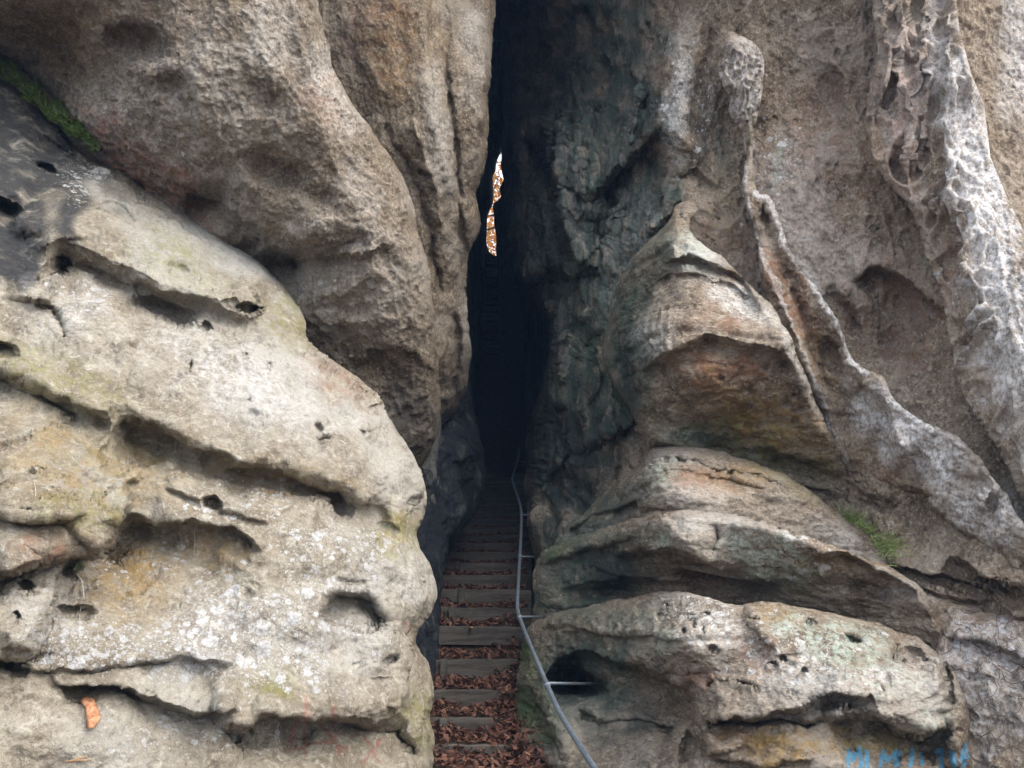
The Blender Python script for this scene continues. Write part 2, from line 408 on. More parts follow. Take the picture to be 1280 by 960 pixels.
        gy_, gx_ = np.gradient(s.sd); g = np.stack([gx_, gy_], -1)[use][bv]; g /= np.maximum(np.linalg.norm(g, axis=1, keepdims=True), 1e-6)
        pxb, pyb, Db = s.PX[use][bv], s.PY[use][bv], V[bv, 1]
        rings = [V]; prev = bv; base = nv; allQ = [Q]
        d0 = V[bv]-np.array([0, 0, EYE]); 
        for k, bk in enumerate(back):
            inw = (2, 7, 16, 30)[min(k, 3)]
            a, b = ray(pxb-g[:, 0]*inw, pyb-g[:, 1]*inw)
            # keep the offset of the displaced rim
            a0, b0 = ray(pxb, pyb)
            Yk = Db+bk
            ring = np.stack([d0[:, 0]/Db*Yk+(a-a0)*Yk, Yk, EYE+d0[:, 2]/Db*Yk+(b-b0)*Yk], 1)
            rings.append(ring.astype(np.float32)); cur = base+np.arange(len(bv)); base += len(bv)
            allQ.append(np.stack([prev[loc[be[:, 1]]], prev[loc[be[:, 0]]], cur[loc[be[:, 0]]], cur[loc[be[:, 1]]]], 1)); prev = cur
        Vall = np.vstack(rings); Qall = np.vstack(allQ)
        org = np.array([Vall[:nv, 0].mean(), Vall[:nv, 1].mean(), max(Vall[:nv, 2].min(), -.3)], np.float32)
        o = mesh_from(s.name, Vall-org, Qall, mat); o.location = org
        nb = len(bv)*len(back)
        for a in ATTRS:
            v = s.A[a]
            if v.max() <= 0: continue
            v = v[use]; at_ = o.data.attributes.new(a, 'FLOAT', 'POINT')
            at_.data.foreach_set('value', np.concatenate([v, np.tile(v[bv], len(back))]).astype(np.float32))
        tag(o, label, cat, kind=kind)
        s.obj = o; return o
    def on(s, px, py, lift=0.):                          # the finished surface point near a photograph pixel
        i = int(np.argmin(np.abs(s.xs-px))); j = int(np.argmin(np.abs(s.ys-py)))
        p = s.Pw[j, i].astype(float); v = np.array([0, 0, EYE])-p; return Vector(p+v/np.linalg.norm(v)*lift)

def d_broad(fr, amp, seed=0, octv=3, sy=1., sz=1.):
    return lambda s, x, y, z: amp*fbm(x*fr, y*fr*sy, z*fr*sz, octv, .5, seed)
def d_rough(fr, amp, seed=0, octv=5, gain=.55, sz=1., sx=1.):
    def f(s, x, y, z):
        wv = .35*perlin(x*fr*.6, y*fr*.6, z*fr*.6*sz, seed+11)
        return amp*(.62*fbm(x*fr*sx+wv, y*fr, z*fr*sz-wv, octv, gain, seed)+.38*(fbm(x*fr*.8*sx+3, y*fr*.8, z*fr*.8*sz+wv, 4, .5, seed+30, True)-.3))
    return f
def d_strata(fr, amp, seed=0, dip=.12):                  # bedding: thin layers weathered back to different depths
    def f(s, x, y, z):
        u = z*fr+x*dip*fr+1.1*fbm(x*.9, y*.9, z*1.4, 3, .5, seed); k = np.floor(u); t = u-k
        a = _G[(k.astype(int)*7+seed) & 255, 0]; b = _G[((k.astype(int)+1)*7+seed) & 255, 0]
        w_ = sstep(.72, .98, t); return amp*((a*(1-w_)+b*w_)-.55*np.exp(-((t-.85)/.10)**2))*(.5+.8*np.clip(.5+fbm(x*1.1, y, z*1.1, 2, .5, seed+3), 0, 1))
    return f
def d_comb(fr, amp, seed=0, sz=.6):                      # honeycomb weathering: thin walls between rounded hollows
    def f(s, x, y, z):
        wv = .3*perlin(x*fr*.5, y*fr*.5, z*fr*.5, seed); d, e, r = worley(x*fr+wv, z*fr*sz+.4*y*fr+wv, seed)
        return -amp*(.4+.6*r)*sstep(.03, .32, e-d)
    return f
def d_pits(fr, amp, thr=.35, keep=.4, seed=0, sz=1.):    # scattered small weathering holes
    def f(s, x, y, z):
        u = x*fr+.35*perlin(x*fr, y*fr, z*fr, seed); v = (z*sz+.6*y)*fr+.35*perlin(x*fr+7, y*fr, z*fr, seed)
        d, _, r = worley(u, v, seed); k = np.where(r < keep, 1, 0)*(.4+.6*r/keep)
        return -amp*k*sstep(thr, thr*.45, d)
    return f

# ================================================================== LARGE STRUCTURE: ground, cleft, rocks
def simple_mat(name, c1, c2, scale=8, rough=.9, bump=.4, dist=.02, c3=None, stretch=None):
    s = NT(name); v = s.scalev(stretch) if stretch else s.pos
    n1 = s.noise(scale, 7, .68, v, .4); n2 = s.noise(scale*6, 6, .7, v)
    c = s.mix(s.ramp(n1, .35, .65), c1, c2)
    c = s.mix(s.math('MULTIPLY', s.ramp(n2, .5, .7), .6), c, c3 or tuple(min(1, x*1.7) for x in c2))
    s.put(s.b.inputs['Base Color'], c); s.b.inputs['Roughness'].default_value = rough
    s.b.inputs['Specular IOR Level'].default_value = .3
    s.put(s.b.inputs['Normal'], s.bump(s.math('ADD', s.math('MULTIPLY', n1, .5), s.math('MULTIPLY', n2, .4)), bump, dist))
    return s.m
M_soil = simple_mat('leaf_mould_soil', (.035, .024, .016), (.085, .056, .036), 14)
# stairs profile: (pixel row of the step's top edge, distance)
STEPS = [(962, 6.55, 26), (930, 7.0, 15), (897, 7.5, 12), (862, 8.0, 25), (824, 8.6, 25), (783, 9.25, 14), (760, 9.6, 21), (737, 10.2, 15), (719, 10.8, 15), (704, 11.4, 13),
         (690, 12.0, 11), (679, 12.6, 11), (669, 13.2, 10), (659, 13.8, 10), (649, 14.4, 10), (639, 15.0, 10), (628, 15.7, 10), (617, 16.4, 10), (605, 17.1, 10), (592, 17.8, 10)]
def step_z(i): return EYE + float(ray(640, STEPS[i][0])[1])*STEPS[i][1]
prof = [(-60, -.5), (3, -.1), (6.0, .02)]+[(STEPS[i][1]+.05, step_z(i)-.22) for i in range(len(STEPS))]
prof += [(19., step_z(19)+.1), (21.6, 5.2), (22.2, 6.6), (25.2, 13.2), (28, 13.7), (90, 18)]
pY = np.array([p[0] for p in prof]); pZ = np.array([p[1] for p in prof])
gy = np.concatenate([np.linspace(-60, 3, 16), np.linspace(3.3, 28, 130), np.linspace(30, 90, 14)])
gx = np.concatenate([np.linspace(-70, -4, 14), np.linspace(-3.6, 3.6, 60), np.linspace(4, 70, 14)])
GX, GY = np.meshgrid(gx, gy); GZ = np.interp(GY, pY, pZ)
GZ = np.where(GY > 6.3, np.where(np.abs(GX) > 2.5, np.minimum(GZ, .3+.0*GY), GZ), GZ)
GZ = np.where(GY > 27, np.interp(GY, pY, pZ), GZ)
GZ = GZ+.05*fbm(GX*1.3, GY*1.3, GX*0, 4)
n1, n2 = GX.shape; I = np.arange(n1*n2).reshape(n1, n2)
Q = np.stack([I[:-1, :-1].ravel(), I[:-1, 1:].ravel(), I[1:, 1:].ravel(), I[1:, :-1].ravel()], 1)
tag(mesh_from('ground', np.stack([GX.ravel(), GY.ravel(), GZ.ravel()], 1), Q, M_soil), kind='structure')

# ---- lower left rock
A = Rock('weathered_rock',
    [(-450, -150), (-300, -100), (-140, -30), (-60, 18), (0, 62), (60, 118), (125, 188), (165, 220), (215, 258), (270, 293), (320, 325), (355, 358), (378, 392), (383, 424), (402, 440), (440, 468), (474, 498), (494, 536), (519, 573), (531, 604), (530, 640), (521, 670), (534, 700), (547, 735), (541, 760), (524, 788), (521, 806), (535, 832), (543, 862), (539, 892), (542, 925), (540, 1000), (538, 1060)],
    [(-450, 1060)],
    [(-160, 1060, 3.7), (0, 1000, 4.0), (250, 1000, 4.6), (450, 1000, 5.3), (540, 1000, 6.0), (-160, 600, 4.3), (0, 600, 4.6), (200, 620, 5.05), (400, 620, 5.5), (520, 620, 6.1),
     (0, 800, 4.25), (200, 800, 4.75), (400, 800, 5.15), (530, 780, 5.9), (0, 400, 5.2), (200, 420, 5.6), (350, 450, 6.0), (470, 520, 6.25), (0, 200, 5.9), (120, 230, 6.3), (250, 310, 6.4), (350, 380, 6.5),
     (-160, 200, 5.4), (-160, -60, 6.4), (-450, 1060, 3.2), (-450, 600, 3.8), (-450, 200, 4.8), (-450, -150, 5.6), (0, 70, 6.6), (120, 190, 6.8)], rnd=(42, .75), seed=3, jit=1.8)
# cap layer with the long crevice under it
A.ledge([(20, 262), (60, 292), (110, 310), (160, 328), (205, 352), (250, 366), (300, 378), (340, 392)], out=.16, up=70, drop=30, deep=.20, rec=24)
A.pit(72, 336, 12, 18, 0.186, 60, .6); A.pit(150, 362, 22, 7, 0.087, 25, .6); A.pit(205, 390, 44, 11, 0.204, 22, .5); A.pit(230, 345, 26, 12, 0.043, 25)
A.ledge([(170, 345), (215, 365), (262, 372)], .05, 20, 5, .07, 16)
A.pit(312, 385, 15, 7, 0.186, 8, .4); A.pit(290, 380, 12, 6, 0.074, 20)
A.pit(258, 413, 8, 7, 0.124, 0, .4); A.pit(240, 459, 4, 5, 0.074); A.pit(262, 440, 10, 24, 0.056, 5); A.pit(332, 462, 5, 8, 0.043, 20); A.pit(306, 448, 3, 3, 0.050); A.pit(311, 501, 4, 3, 0.043)
# upper left block and holes in the dark part
A.step([(66, 296), (72, 345), (66, 384)], -.26, 4, 50); A.crack([(40, 372), (66, 384), (86, 424)], 5, .10); A.bump(30, 340, 40, 40, .14)
A.pit(58, 209, 14, 7, 0.174, 32, .4); A.pit(18, 186, 18, 16, 0.074, 30, .8); A.pit(148, 260, 24, 9, 0.099, 18, .5, .3); A.pit(10, 60+45, 14, 10, 0.062)
A.ledge([(-100, 230), (-20, 238), (35, 262)], .1, 40, 7, .22, 26); A.pit(14, 262, 24, 14, 0.087, 20, .8)
A.ledge([(50, 160), (80, 185), (120, 210), (170, 240)], .04, 25, 5, .06, 20)
A.bump(90, 250, 40, 16, .07, 22); A.bump(200, 300, 60, 22, .10, 22); A.bump(320, 360, 40, 22, .10, 30)
A.pit(8, 437, 14, 10, 0.186, 20, .45); A.bump(120, 400, 60, 30, .1, 15); A.bump(330, 440, 60, 24, .07, 25)
# middle ledge and the recesses under it
A.ledge([(-140, 420), (0, 452), (60, 480), (115, 508), (148, 518)], .14, 60, 20, .17, 40, .05)
A.ledge([(135, 520), (200, 524), (248, 552), (300, 572), (370, 585), (430, 598), (480, 640)], .15, 62, 26, .18, 30)
A.pit(180, 560, 52, 34, 0.187, 15, .8); A.pit(345, 600, 80, 20, 0.102, 10, .8)
A.step([(152, 525), (128, 565), (135, 600)], -.1, 5, 50)
A.pit(232, 578, 13, 11, 0.037, 0, .6); A.ledge([(205, 612), (240, 618), (300, 640), (340, 655)], .05, 24, 9, .03, 20)
A.pit(267, 629, 12, 8, 0.186, 15, .35); 
# left lobes
A.bump(40, 560, 90, 46, .18, 10); A.bump(50, 640, 100, 55, .32, -8); A.ledge([(-140, 610), (0, 640), (60, 650), (110, 640)], .07, 30, 7, .10, 22)
A.ledge([(-140, 742), (-20, 720), (40, 700), (85, 690), (122, 688), (146, 664), (160, 636)], .18, 46, 12, .22, 26, .05)
A.step([(152, 600), (162, 628), (146, 662), (120, 694)], -.3, 4, 46); A.pit(84, 712, 14, 8, 0.06, -30)
A.bump(10, 770, 60, 46, .14, 0); A.step([(80, 705), (57, 770), (42, 800), (34, 830)], -.26, 4, 50)
A.pit(32, 733, 7, 9, 0.155, 30, .4); A.pit(22, 768, 4, 6, 0.124, 0, .4); A.pit(20, 828, 18, 22, 0.217, 30, .45); A.pit(0, 830, 14, 12, 0.124, 0)
# big alcove
A.pit(215, 715, 112, 62, 0.255, 8, .75, .55); A.ledge([(158, 652), (200, 654), (240, 646), (290, 658), (335, 690)], .08, 26, 6, .12, 26)
A.pit(96, 768, 24, 12, 0.09, 0, .5, .4); A.bump(140, 800, 160, 24, .09, 4); A.bump(300, 760, 60, 40, .08)
A.ledge([(30, 835), (130, 830), (230, 815), (300, 830)], .05, 24, 8, .05, 24)
# holes near the right rim
A.pit(420, 626, 11, 19, 0.099, 0, .45); A.pit(466, 646, 22, 20, 0.124, 20, .6); A.pit(520, 629, 10, 9, 0.186, 0, .4); A.pit(486, 664, 18, 10, 0.074, 25)
A.pit(454, 494, 17, 7, 0.099, 30, .5); A.pit(471, 510, 6, 5, 0.124); A.pit(398, 536, 7, 4, 0.062); A.pit(402, 550, 9, 5, 0.074, 10); A.pit(452, 543, 3, 4, 0.062); A.pit(466, 546, 9, 12, 0.056, 30); A.pit(506, 568, 6, 6, 0.050)
A.bump(490, 590, 30, 22, .08); A.bump(500, 700, 34, 26, .1); A.bump(440, 700, 60, 30, .05)
A.pit(442, 766, 42, 26, 0.289, 8, .3, .35); A.pit(440, 728, 18, 6, 0.037, 5); A.pit(488, 823, 8, 8, 0.099, -40, .45); A.pit(478, 850, 16, 4, 0.031)
A.step([(518, 796), (508, 840), (514, 890)], -.16, 6, 40)
# bottom lip and the hollow below
A.ledge([(60, 858), (130, 852), (190, 872), (250, 890), (300, 884)], .10, 34, 7, .16, 34)
A.ledge([(268, 905), (330, 888), (380, 890), (440, 888), (470, 900), (512, 890)], .17, 56, 14, .28, 44, .08)
A.pit(400, 935, 90, 44, 0.153, 0, .8, .3); A.bump(330, 930, 18, 40, .05, 20); A.bump(90, 930, 80, 30, .06)
A.bump(420, 850, 90, 24, .05); A.bump(240, 840, 60, 20, .05)
A.mask('stain_shade', -10, 190, 150, 115, .88, 35, .5); A.mask('stain_shade', 30, 125, 100, 40, .7, 45, .8); A.mask('stain_shade', -10, 300, 80, 50, .9, 20, .5); A.mask('wet', 10, 180, 130, 130, .8, 30)
A.mask('algae', 230, 330, 120, 55, .55, 25, 1.2); A.mask('algae', 60, 470, 140, 45, .6, 20); A.mask('algae', 100, 640, 70, 40, .6); A.mask('algae', 370, 400, 60, 50, .6); A.mask('algae', 500, 670, 40, 40, .8); A.mask('algae', 345, 860, 40, 30, .8); A.mask('algae', 520, 900, 40, 60, .7); A.mask('algae', 120, 560, 150, 90, .2, 0, 1.2)
A.mask('ochre', 160, 730, 90, 70, .75, 0, 1.1); A.mask('ochre', 120, 600, 160, 70, .5); A.mask('ochre', 350, 600, 110, 30, .6, 10); A.mask('ochre', 500, 660, 34, 40, .7); A.mask('ochre', 280, 690, 60, 30, .6); A.mask('ochre', 60, 580, 90, 60, .5)
A.mask('lichen', 330, 790, 140, 80, .75, 15, .9); A.mask('lichen', 160, 815, 190, 36, .8, 4, .7); A.mask('lichen', 420, 690, 100, 50, .45); A.mask('lichen', 300, 630, 90, 40, .3); A.mask('lichen', 100, 370, 60, 40, .3); A.mask('lichen', 180, 700, 90, 60, .14); A.mask('lichen', 250, 920, 250, 40, .2); A.mask('lichen', 100, 220, 40, 40, .3)
A.mask('white', 300, 480, 210, 70, .6, 28, 1.3); A.mask('white', 90, 390, 70, 60, .4); A.mask('white', 60, 760, 60, 60, .35); A.mask('white', 430, 780, 120, 120, .3, 0, 1.3); A.mask('white', 300, 790, 150, 60, .3); A.mask('white', 290, 310, 90, 30, .4, 30); A.mask('white', 520, 720, 40, 60, .4)
A.mask('moss', 92, 708, 22, 9, .9, -20); A.mask('red', 420, 480, 60, 30, .35, 30); A.mask('red', 60, 690, 70, 25, .5)
for st_ in ([(385, 885), (372, 905), (360, 940)], [(415, 880), (420, 950)], [(395, 900), (430, 945)], [(415, 930), (365, 940)], [(450, 930), (470, 955)], [(468, 930), (452, 958)], [(498, 775), (512, 785)], [(500, 792), (515, 780)], [(380, 870), (378, 950)]):
    A.line('redpaint', st_, 2.4, .65)
A.tmask(-20, 200, 120, 120, .7)
oA = A.finish(M_left, 'pale pitted boulder face with white lichen rosettes, lower left of the steps',
    [lambda s, x, y, z: .10*fbm(x*1.1, y*1.1, z*1.1, 3, .5, 1)+.07*fbm(x*2.2, y*2.2, z*2.2, 2, .5, 2)+d_rough(4.2, .04, 5, 2)(s, x, y, z), d_rough(6, .022, 5, 3), d_strata(2.0, .018, 6, .3), d_rough(9, .026, 7, 3, .6), d_rough(22, .013, 9, 4, .65), d_pits(7, .03, .34, .08, 4)])

# ---- upper left overhanging rock
B = Rock('overhanging_rock',
    [(385, -150), (390, -60), (398, 10), (411, 60), (420, 95), (445, 135), (470, 170), (494, 204), (514, 248), (524, 295), (537, 340), (544, 415), (549, 475), (549, 528), (540, 560), (524, 592), (505, 640)],
    [(440, 660), (330, 520), (200, 330), (60, 200), (-150, 60), (-450, -60), (-450, -150)],
    [(-160, -160, 4.9), (100, -160, 5.0), (385, -160, 5.7), (-100, -20, 5.7), (0, 0, 5.7), (0, 75, 6.7), (60, 130, 6.95), (-100, 20, 6.3), (200, 0, 5.5), (390, 0, 5.9), (100, 150, 6.6), (250, 150, 6.0), (400, 150, 6.2), (470, 190, 6.7), (150, 230, 7.1), (300, 300, 7.0), (400, 300, 6.5), (500, 300, 6.9), (380, 420, 7.5), (460, 420, 7.2), (530, 420, 7.5), (480, 520, 8.0), (540, 540, 8.6), (500, 640, 9.2), (300, 450, 7.9), (100, 300, 7.7), (-160, 100, 6.6), (-450, -150, 4.6), (-450, -60, 5.4)],
    rnd=(34, .55), seed=13, jit=1.8)
B.ridge([(300, -60), (330, 60), (380, 140), (430, 230), (470, 330), (500, 420)], 60, 50, .14)
B.ridge([(240, 40), (255, 150), (310, 220), (345, 290)], 34, 40, .10); B.ridge([(170, 60), (200, 170), (240, 230)], 40, 30, .08)
B.pit(170, 55, 40, 26, 0.17, 20, .8); B.pit(110, 90, 60, 40, 0.12, 30, .9); B.pit(260, 255, 34, 26, 0.24, 20, .7, .4); B.pit(345, 215, 40, 24, 0.17, 20, .7, .4); B.pit(380, 340, 62, 40, 0.31, -20, .7, .4); B.pit(330, 330, 50, 40, 0.24, 20); B.pit(420, 300, 36, 22, 0.12, -20, .7); B.pit(455, 460, 60, 40, 0.17, 20, .9)
B.pit(215, 110, 30, 22, 0.10, 30, .8); B.pit(330, 120, 34, 22, 0.08, 50, .8); B.pit(60, 40, 40, 24, 0.08, 30, .8); B.pit(300, 275, 26, 18, 0.10, 20, .7); B.pit(440, 380, 34, 22, 0.11, -20, .8); B.pit(400, 250, 26, 18, 0.08, 20, .8); B.pit(500, 500, 30, 40, 0.10, 10, .9)
B.ledge([(350, 330), (400, 318), (450, 318), (490, 300)], .06, 24, 7, .1, 30); B.ledge([(230, 235), (280, 250), (320, 275), (345, 300)], .05, 22, 6, .08, 24)
B.pit(360, 75, 20, 60, .08, -16, .9); B.bump(420, 180, 34, 60, .08, -35); B.bump(480, 260, 26, 50, .06, -20)
B.ledge([(440, 460), (480, 430), (520, 440), (548, 470)], .04, 20, 8, .06, 26)
B.mask('red', 190, 222, 120, 40, 1, 42, .6); B.mask('red', 240, 285, 60, 26, .9, 40); B.mask('red', 400, 130, 40, 50, .35); B.mask('red', 100, 40, 140, 60, .3)
B.mask('white', 410, 110, 46, 110, .55, -20, 1.2); B.mask('white', 340, 40, 50, 70, .4); B.mask('white', 450, 240, 30, 80, .3, -25); B.mask('white', 300, 160, 60, 60, .28); B.mask('white', 210, 150, 220, 150, .28); B.mask('lichen', 210, 150, 190, 120, .05); B.mask('lichen', 380, 330, 140, 100, .07); B.mask('white', 420, 330, 120, 110, .25)  # pale crust; the right rim is also whitened as if catching light
B.mask('stain_shade', 330, 420, 130, 60, .4, 40, 1.3); B.mask('stain_shade', 500, 530, 80, 110, .6, 0, 1.3); B.mask('stain_shade', 165, 50, 50, 36, .35); B.mask('algae', 60, 60, 120, 80, .3)  # lower right: dark algae that also carries shade in the colour
oB = B.finish(M_over, 'large brown overhanging rock with reddish streak, above the pale pitted boulder',
    [d_broad(1.0, .14, 41, 4), d_rough(3.6, .08, 45, 4), d_rough(8, .035, 47, 3, .6), d_rough(20, .024, 49, 4, .65), d_comb(6, .02, 48, .8), d_rough(42, .007, 50, 2)])

# ---- third slab, between the overhang and the slot
C = Rock('leaning_slab',
    [(622, -150), (621, -40), (617, 40), (612, 100), (610, 150), (609, 190), (603, 225), (596, 243), (600, 262), (599, 285), (593, 305), (584, 325), (584, 380), (589, 425), (589, 450), (582, 490), (572, 512), (556, 532), (536, 552), (512, 580), (490, 620)],
    [(440, 620), (430, 400), (400, 200), (350, 20), (350, -150)],
    [(340, -160, 6.8), (640, -160, 7.5), (400, 0, 7.0), (500, 0, 7.0), (600, 0, 7.8), (450, 150, 7.4), (540, 150, 7.3), (600, 200, 8.0), (520, 300, 7.9), (590, 320, 8.7), (550, 450, 8.8), (585, 450, 9.4), (540, 600, 10.), (570, 560, 10.1), (480, 640, 9.4), (400, 400, 8.6)],
    rnd=(12, .35), seed=23, jit=2.0)
C.step([(532, -80), (534, 20), (541, 90), (549, 160), (566, 230), (572, 300), (575, 360)], -.22, 4, 40); C.ridge([(560, -60), (566, 20), (572, 80), (577, 130)], 10, 8, .10)
C.ridge([(538, -60), (545, 60), (552, 160), (568, 250)], 6, 14, .10); C.crack([(556, 60), (566, 150), (574, 250), (580, 340)], 4, .10); C.ridge([(596, 10), (602, 90), (604, 170)], 6, 8, .10)
C.ridge([(510, 140), (530, 190), (548, 250), (556, 300)], 8, 12, .10); C.crack([(500, 190), (525, 240), (540, 300), (552, 380)], 5, .10); C.pit(529, 217, 7, 5, .08, 30); C.crack([(480, 150), (495, 185), (520, 215)], 4, .07)
C.step([(571, 380), (575, 440), (572, 500)], .2, 5, 24); C.bump(586, 285, 14, 26, .12); C.bump(583, 420, 10, 40, .1)
C.mask('white', 550, 170, 22, 160, .45, -8, 1.2); C.mask('white', 590, 60, 22, 90, .3); C.mask('white', 585, 400, 12, 60, .4); C.mask('red', 470, 40, 60, 100, .35); C.mask('stain_shade', 440, 60, 30, 120, .4, -20); C.mask('stain_shade', 560, 560, 60, 120, .75); C.mask('ochre', 500, 60, 70, 90, .3)
oC = C.finish(M_over, 'brown leaning slab with upright folds, between the overhanging rock and dark slot',
    [d_broad(1.2, .10, 61, 3), d_rough(4.2, .075, 65, 4, .55, .5), d_rough(9, .03, 67, 3, .6, .5), d_rough(20, .02, 69, 4, .65, .7)])

# ---- dark rock at the left foot of the cleft
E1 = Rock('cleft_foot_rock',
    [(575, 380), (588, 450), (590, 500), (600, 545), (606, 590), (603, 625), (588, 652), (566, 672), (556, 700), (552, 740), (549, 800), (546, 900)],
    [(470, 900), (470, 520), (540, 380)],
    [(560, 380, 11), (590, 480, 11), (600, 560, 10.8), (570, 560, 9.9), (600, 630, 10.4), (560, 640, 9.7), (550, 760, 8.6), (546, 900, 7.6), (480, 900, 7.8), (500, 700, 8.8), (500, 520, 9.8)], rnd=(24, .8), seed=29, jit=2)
E1.mask('green', 590, 580, 30, 70, .6, 0, .8); E1.mask('stain_shade', 550, 660, 110, 300, 1, 0, .3)  # near-full dark coat stands in for the shade under the overhangs
oE1 = E1.finish(M_deep, 'damp rock bulge, its colour darkened for shade, at the left edge of the steps', [d_broad(1.6, .18, 71), d_rough(4, .13, 75, 4), d_rough(12, .035, 76, 4, .6, .6)])

# ---- right cliff: the funnel wall and the big brown face
R = Rock('brown_cliff',
    [(622, -150), (624, 0), (629, 100), (628, 190), (631, 240), (637, 300), (647, 345), (668, 372), (683, 400), (685, 440), (673, 490), (660, 530), (655, 590), (658, 650), (668, 700)],
    [(690, 800), (900, 830), (1080, 1060), (1750, 1060), (1750, -150)],
    [(630, -160, 10), (760, -160, 7.3), (860, -160, 6.4), (1060, -160, 6.4), (1280, -160, 7.4), (1430, -160, 7.4),  # unseen top row leans forward, shaped to shade the funnel wall
     (630, 0, 13), (630, 200, 13), (640, 320, 12), (680, 420, 11), (660, 560, 11.5), (665, 680, 10), (700, 0, 10.5), (700, 200, 10.3), (720, 350, 9.8), (740, 480, 9.3), (720, 600, 9.4),
     (780, 0, 8.8), (780, 200, 8.8), (780, 350, 8.6), (790, 480, 8.4), (780, 600, 8.6), (860, 0, 7.6), (860, 150, 7.7), (860, 230, 7.8), (850, 350, 7.9), (850, 500, 8), (850, 620, 8),
     (950, 0, 7.2), (950, 150, 7.5), (950, 300, 7.6), (1000, 450, 7.7), (1000, 600, 7.8), (1060, 0, 6.9), (1060, 200, 7.2), (1080, 350, 7.3), (1100, 450, 7.1), (1080, 600, 7.1), (1100, 700, 6.9),
     (1165, 0, 7.0), (1165, 200, 7.0), (1160, 340, 7.0), (1240, 60, 7.2), (1240, 300, 6.8), (1225, 450, 6.5), (1250, 580, 6.15), (1200, 700, 6.2), (1285, 0, 7.2), (1300, 300, 6.9), (1300, 480, 6.3), (1280, 650, 5.9), (1150, 720, 6.35), (1250, 780, 5.7), (1180, 850, 5.85), (1280, 900, 5.3), (1230, 960, 5.4), (1430, 1060, 4.6), (1430, 400, 6.2), (1430, 700, 5.4), (1750, -150, 7.2), (1750, 400, 5.4), (1750, 1060, 3.9), (800, 800, 8.5)],
    rnd=(26, 1.2), seed=33, jit=2.2)
# funnel wall: hanging folds and hollows
R.step([(672, -60), (660, 120), (650, 200), (690, 330)], .5, 10, 50); R.pit(676, 190, 22, 80, .5, 5, .8); R.bump(650, 150, 18, 70, .35); R.pit(690, 90, 26, 50, .35, 0, .8); R.bump(700, 190, 16, 60, .3, -10)
R.ledge([(668, 150), (700, 230), (725, 330), (760, 340)], .3, 36, 12, .35, 40); R.ledge([(630, 345), (660, 345), (690, 320), (720, 345)], .3, 46, 12, .5, 50, .05); R.pit(660, 400, 26, 40, .5, 0, .8)
R.bump(745, 190, 34, 90, .32, 10); R.step([(752, 60), (735, 140), (728, 240), (735, 330)], -.3, 8, 44); R.pit(770, 250, 22, 60, .3, 8, .8); R.ledge([(730, 250), (760, 220), (800, 180), (830, 150)], .2, 60, 10, .28, 50)
R.step([(822, 20), (818, 150), (825, 240), (790, 330), (770, 390)], .34, 8, 50); R.pit(800, 260, 20, 70, .22, 18, .8); R.ridge([(870, 220), (820, 280), (775, 330), (740, 380)], 14, 18, .2); R.crack([(860, 262), (800, 310), (770, 335)], 6, .16)
R.bump(715, 470, 30, 70, .4, 12); R.bump(690, 540, 20, 60, .35); R.pit(735, 420, 22, 40, .3, 10, .8); R.ledge([(690, 520), (710, 450), (740, 420), (770, 400)], .12, 30, 8, .22, 30); R.pit(760, 620, 40, 50, .3, 0, .8); R.ledge([(680, 600), (720, 560), (760, 540), (800, 520)], .1, 40, 10, .22, 40)
R.ridge([(640, 60), (650, 150), (656, 240), (648, 330)], 10, 16, .3); R.ridge([(690, -20), (684, 80), (700, 160), (712, 250), (700, 330)], 12, 18, .26); R.ridge([(738, 20), (722, 130), (745, 200), (730, 330), (745, 390)], 10, 16, .28)
R.ridge([(786, 40), (800, 140), (776, 220), (772, 310)], 9, 14, .24); R.ridge([(812, 0), (808, 90), (790, 170), (800, 230)], 8, 12, .18); R.ridge([(700, 400), (706, 470), (690, 540), (680, 610)], 12, 16, .26); R.ridge([(752, 420), (740, 490), (735, 560), (715, 620)], 10, 14, .22); R.ridge([(768, 520), (772, 580), (760, 640)], 9, 12, .16)
for k in range(30):
    x_ = rng.uniform(650, 830); yy = rng.uniform(-20, 620); R.ridge([(x_+rng.uniform(-8, 8), yy), (x_+4, yy+50), (x_-4, yy+100)], 4, 6, rng.uniform(.05, .12), .3)
R.mask('white', 850, 110, 20, 110, .4, 6); R.mask('white', 690, 300, 60, 200, .12); R.mask('white', 790, 300, 50, 200, .15)
R.bump(845, 90, 22, 90, .2, 8); R.pit(873, 130, 12, 80, .2, 10, .8); R.bump(850, 180, 18, 50, .14); R.ledge([(835, 215), (870, 210), (900, 235)], .06, 20, 7, .08, 22); R.pit(895, 180, 24, 60, .14, 15, .8)
R.pit(985, 120, 24, 60, .08, 0, .9)
R.pit(1118, 412, 60, 60, .32, -20, .95); R.ledge([(1060, 350), (1090, 330), (1130, 345), (1160, 365), (1190, 400)], .1, 30, 8, .18, 40); R.pit(1050, 400, 20, 40, .14, -25)
R.ridge([(1025, 60), (1055, 95), (1075, 150), (1100, 190), (1120, 225)], 10, 16, .16); R.pit(1040, 140, 40, 60, .12, 0, .9); R.pit(1050, 240, 30, 40, .1, 0, .9)
R.ledge([(1190, 690), (1230, 718), (1280, 735), (1340, 740)], .14, 50, 7, .24, 30); R.pit(1145, 640, 30, 50, .2, 0, .8); R.bump(1235, 690, 30, 30, .12)
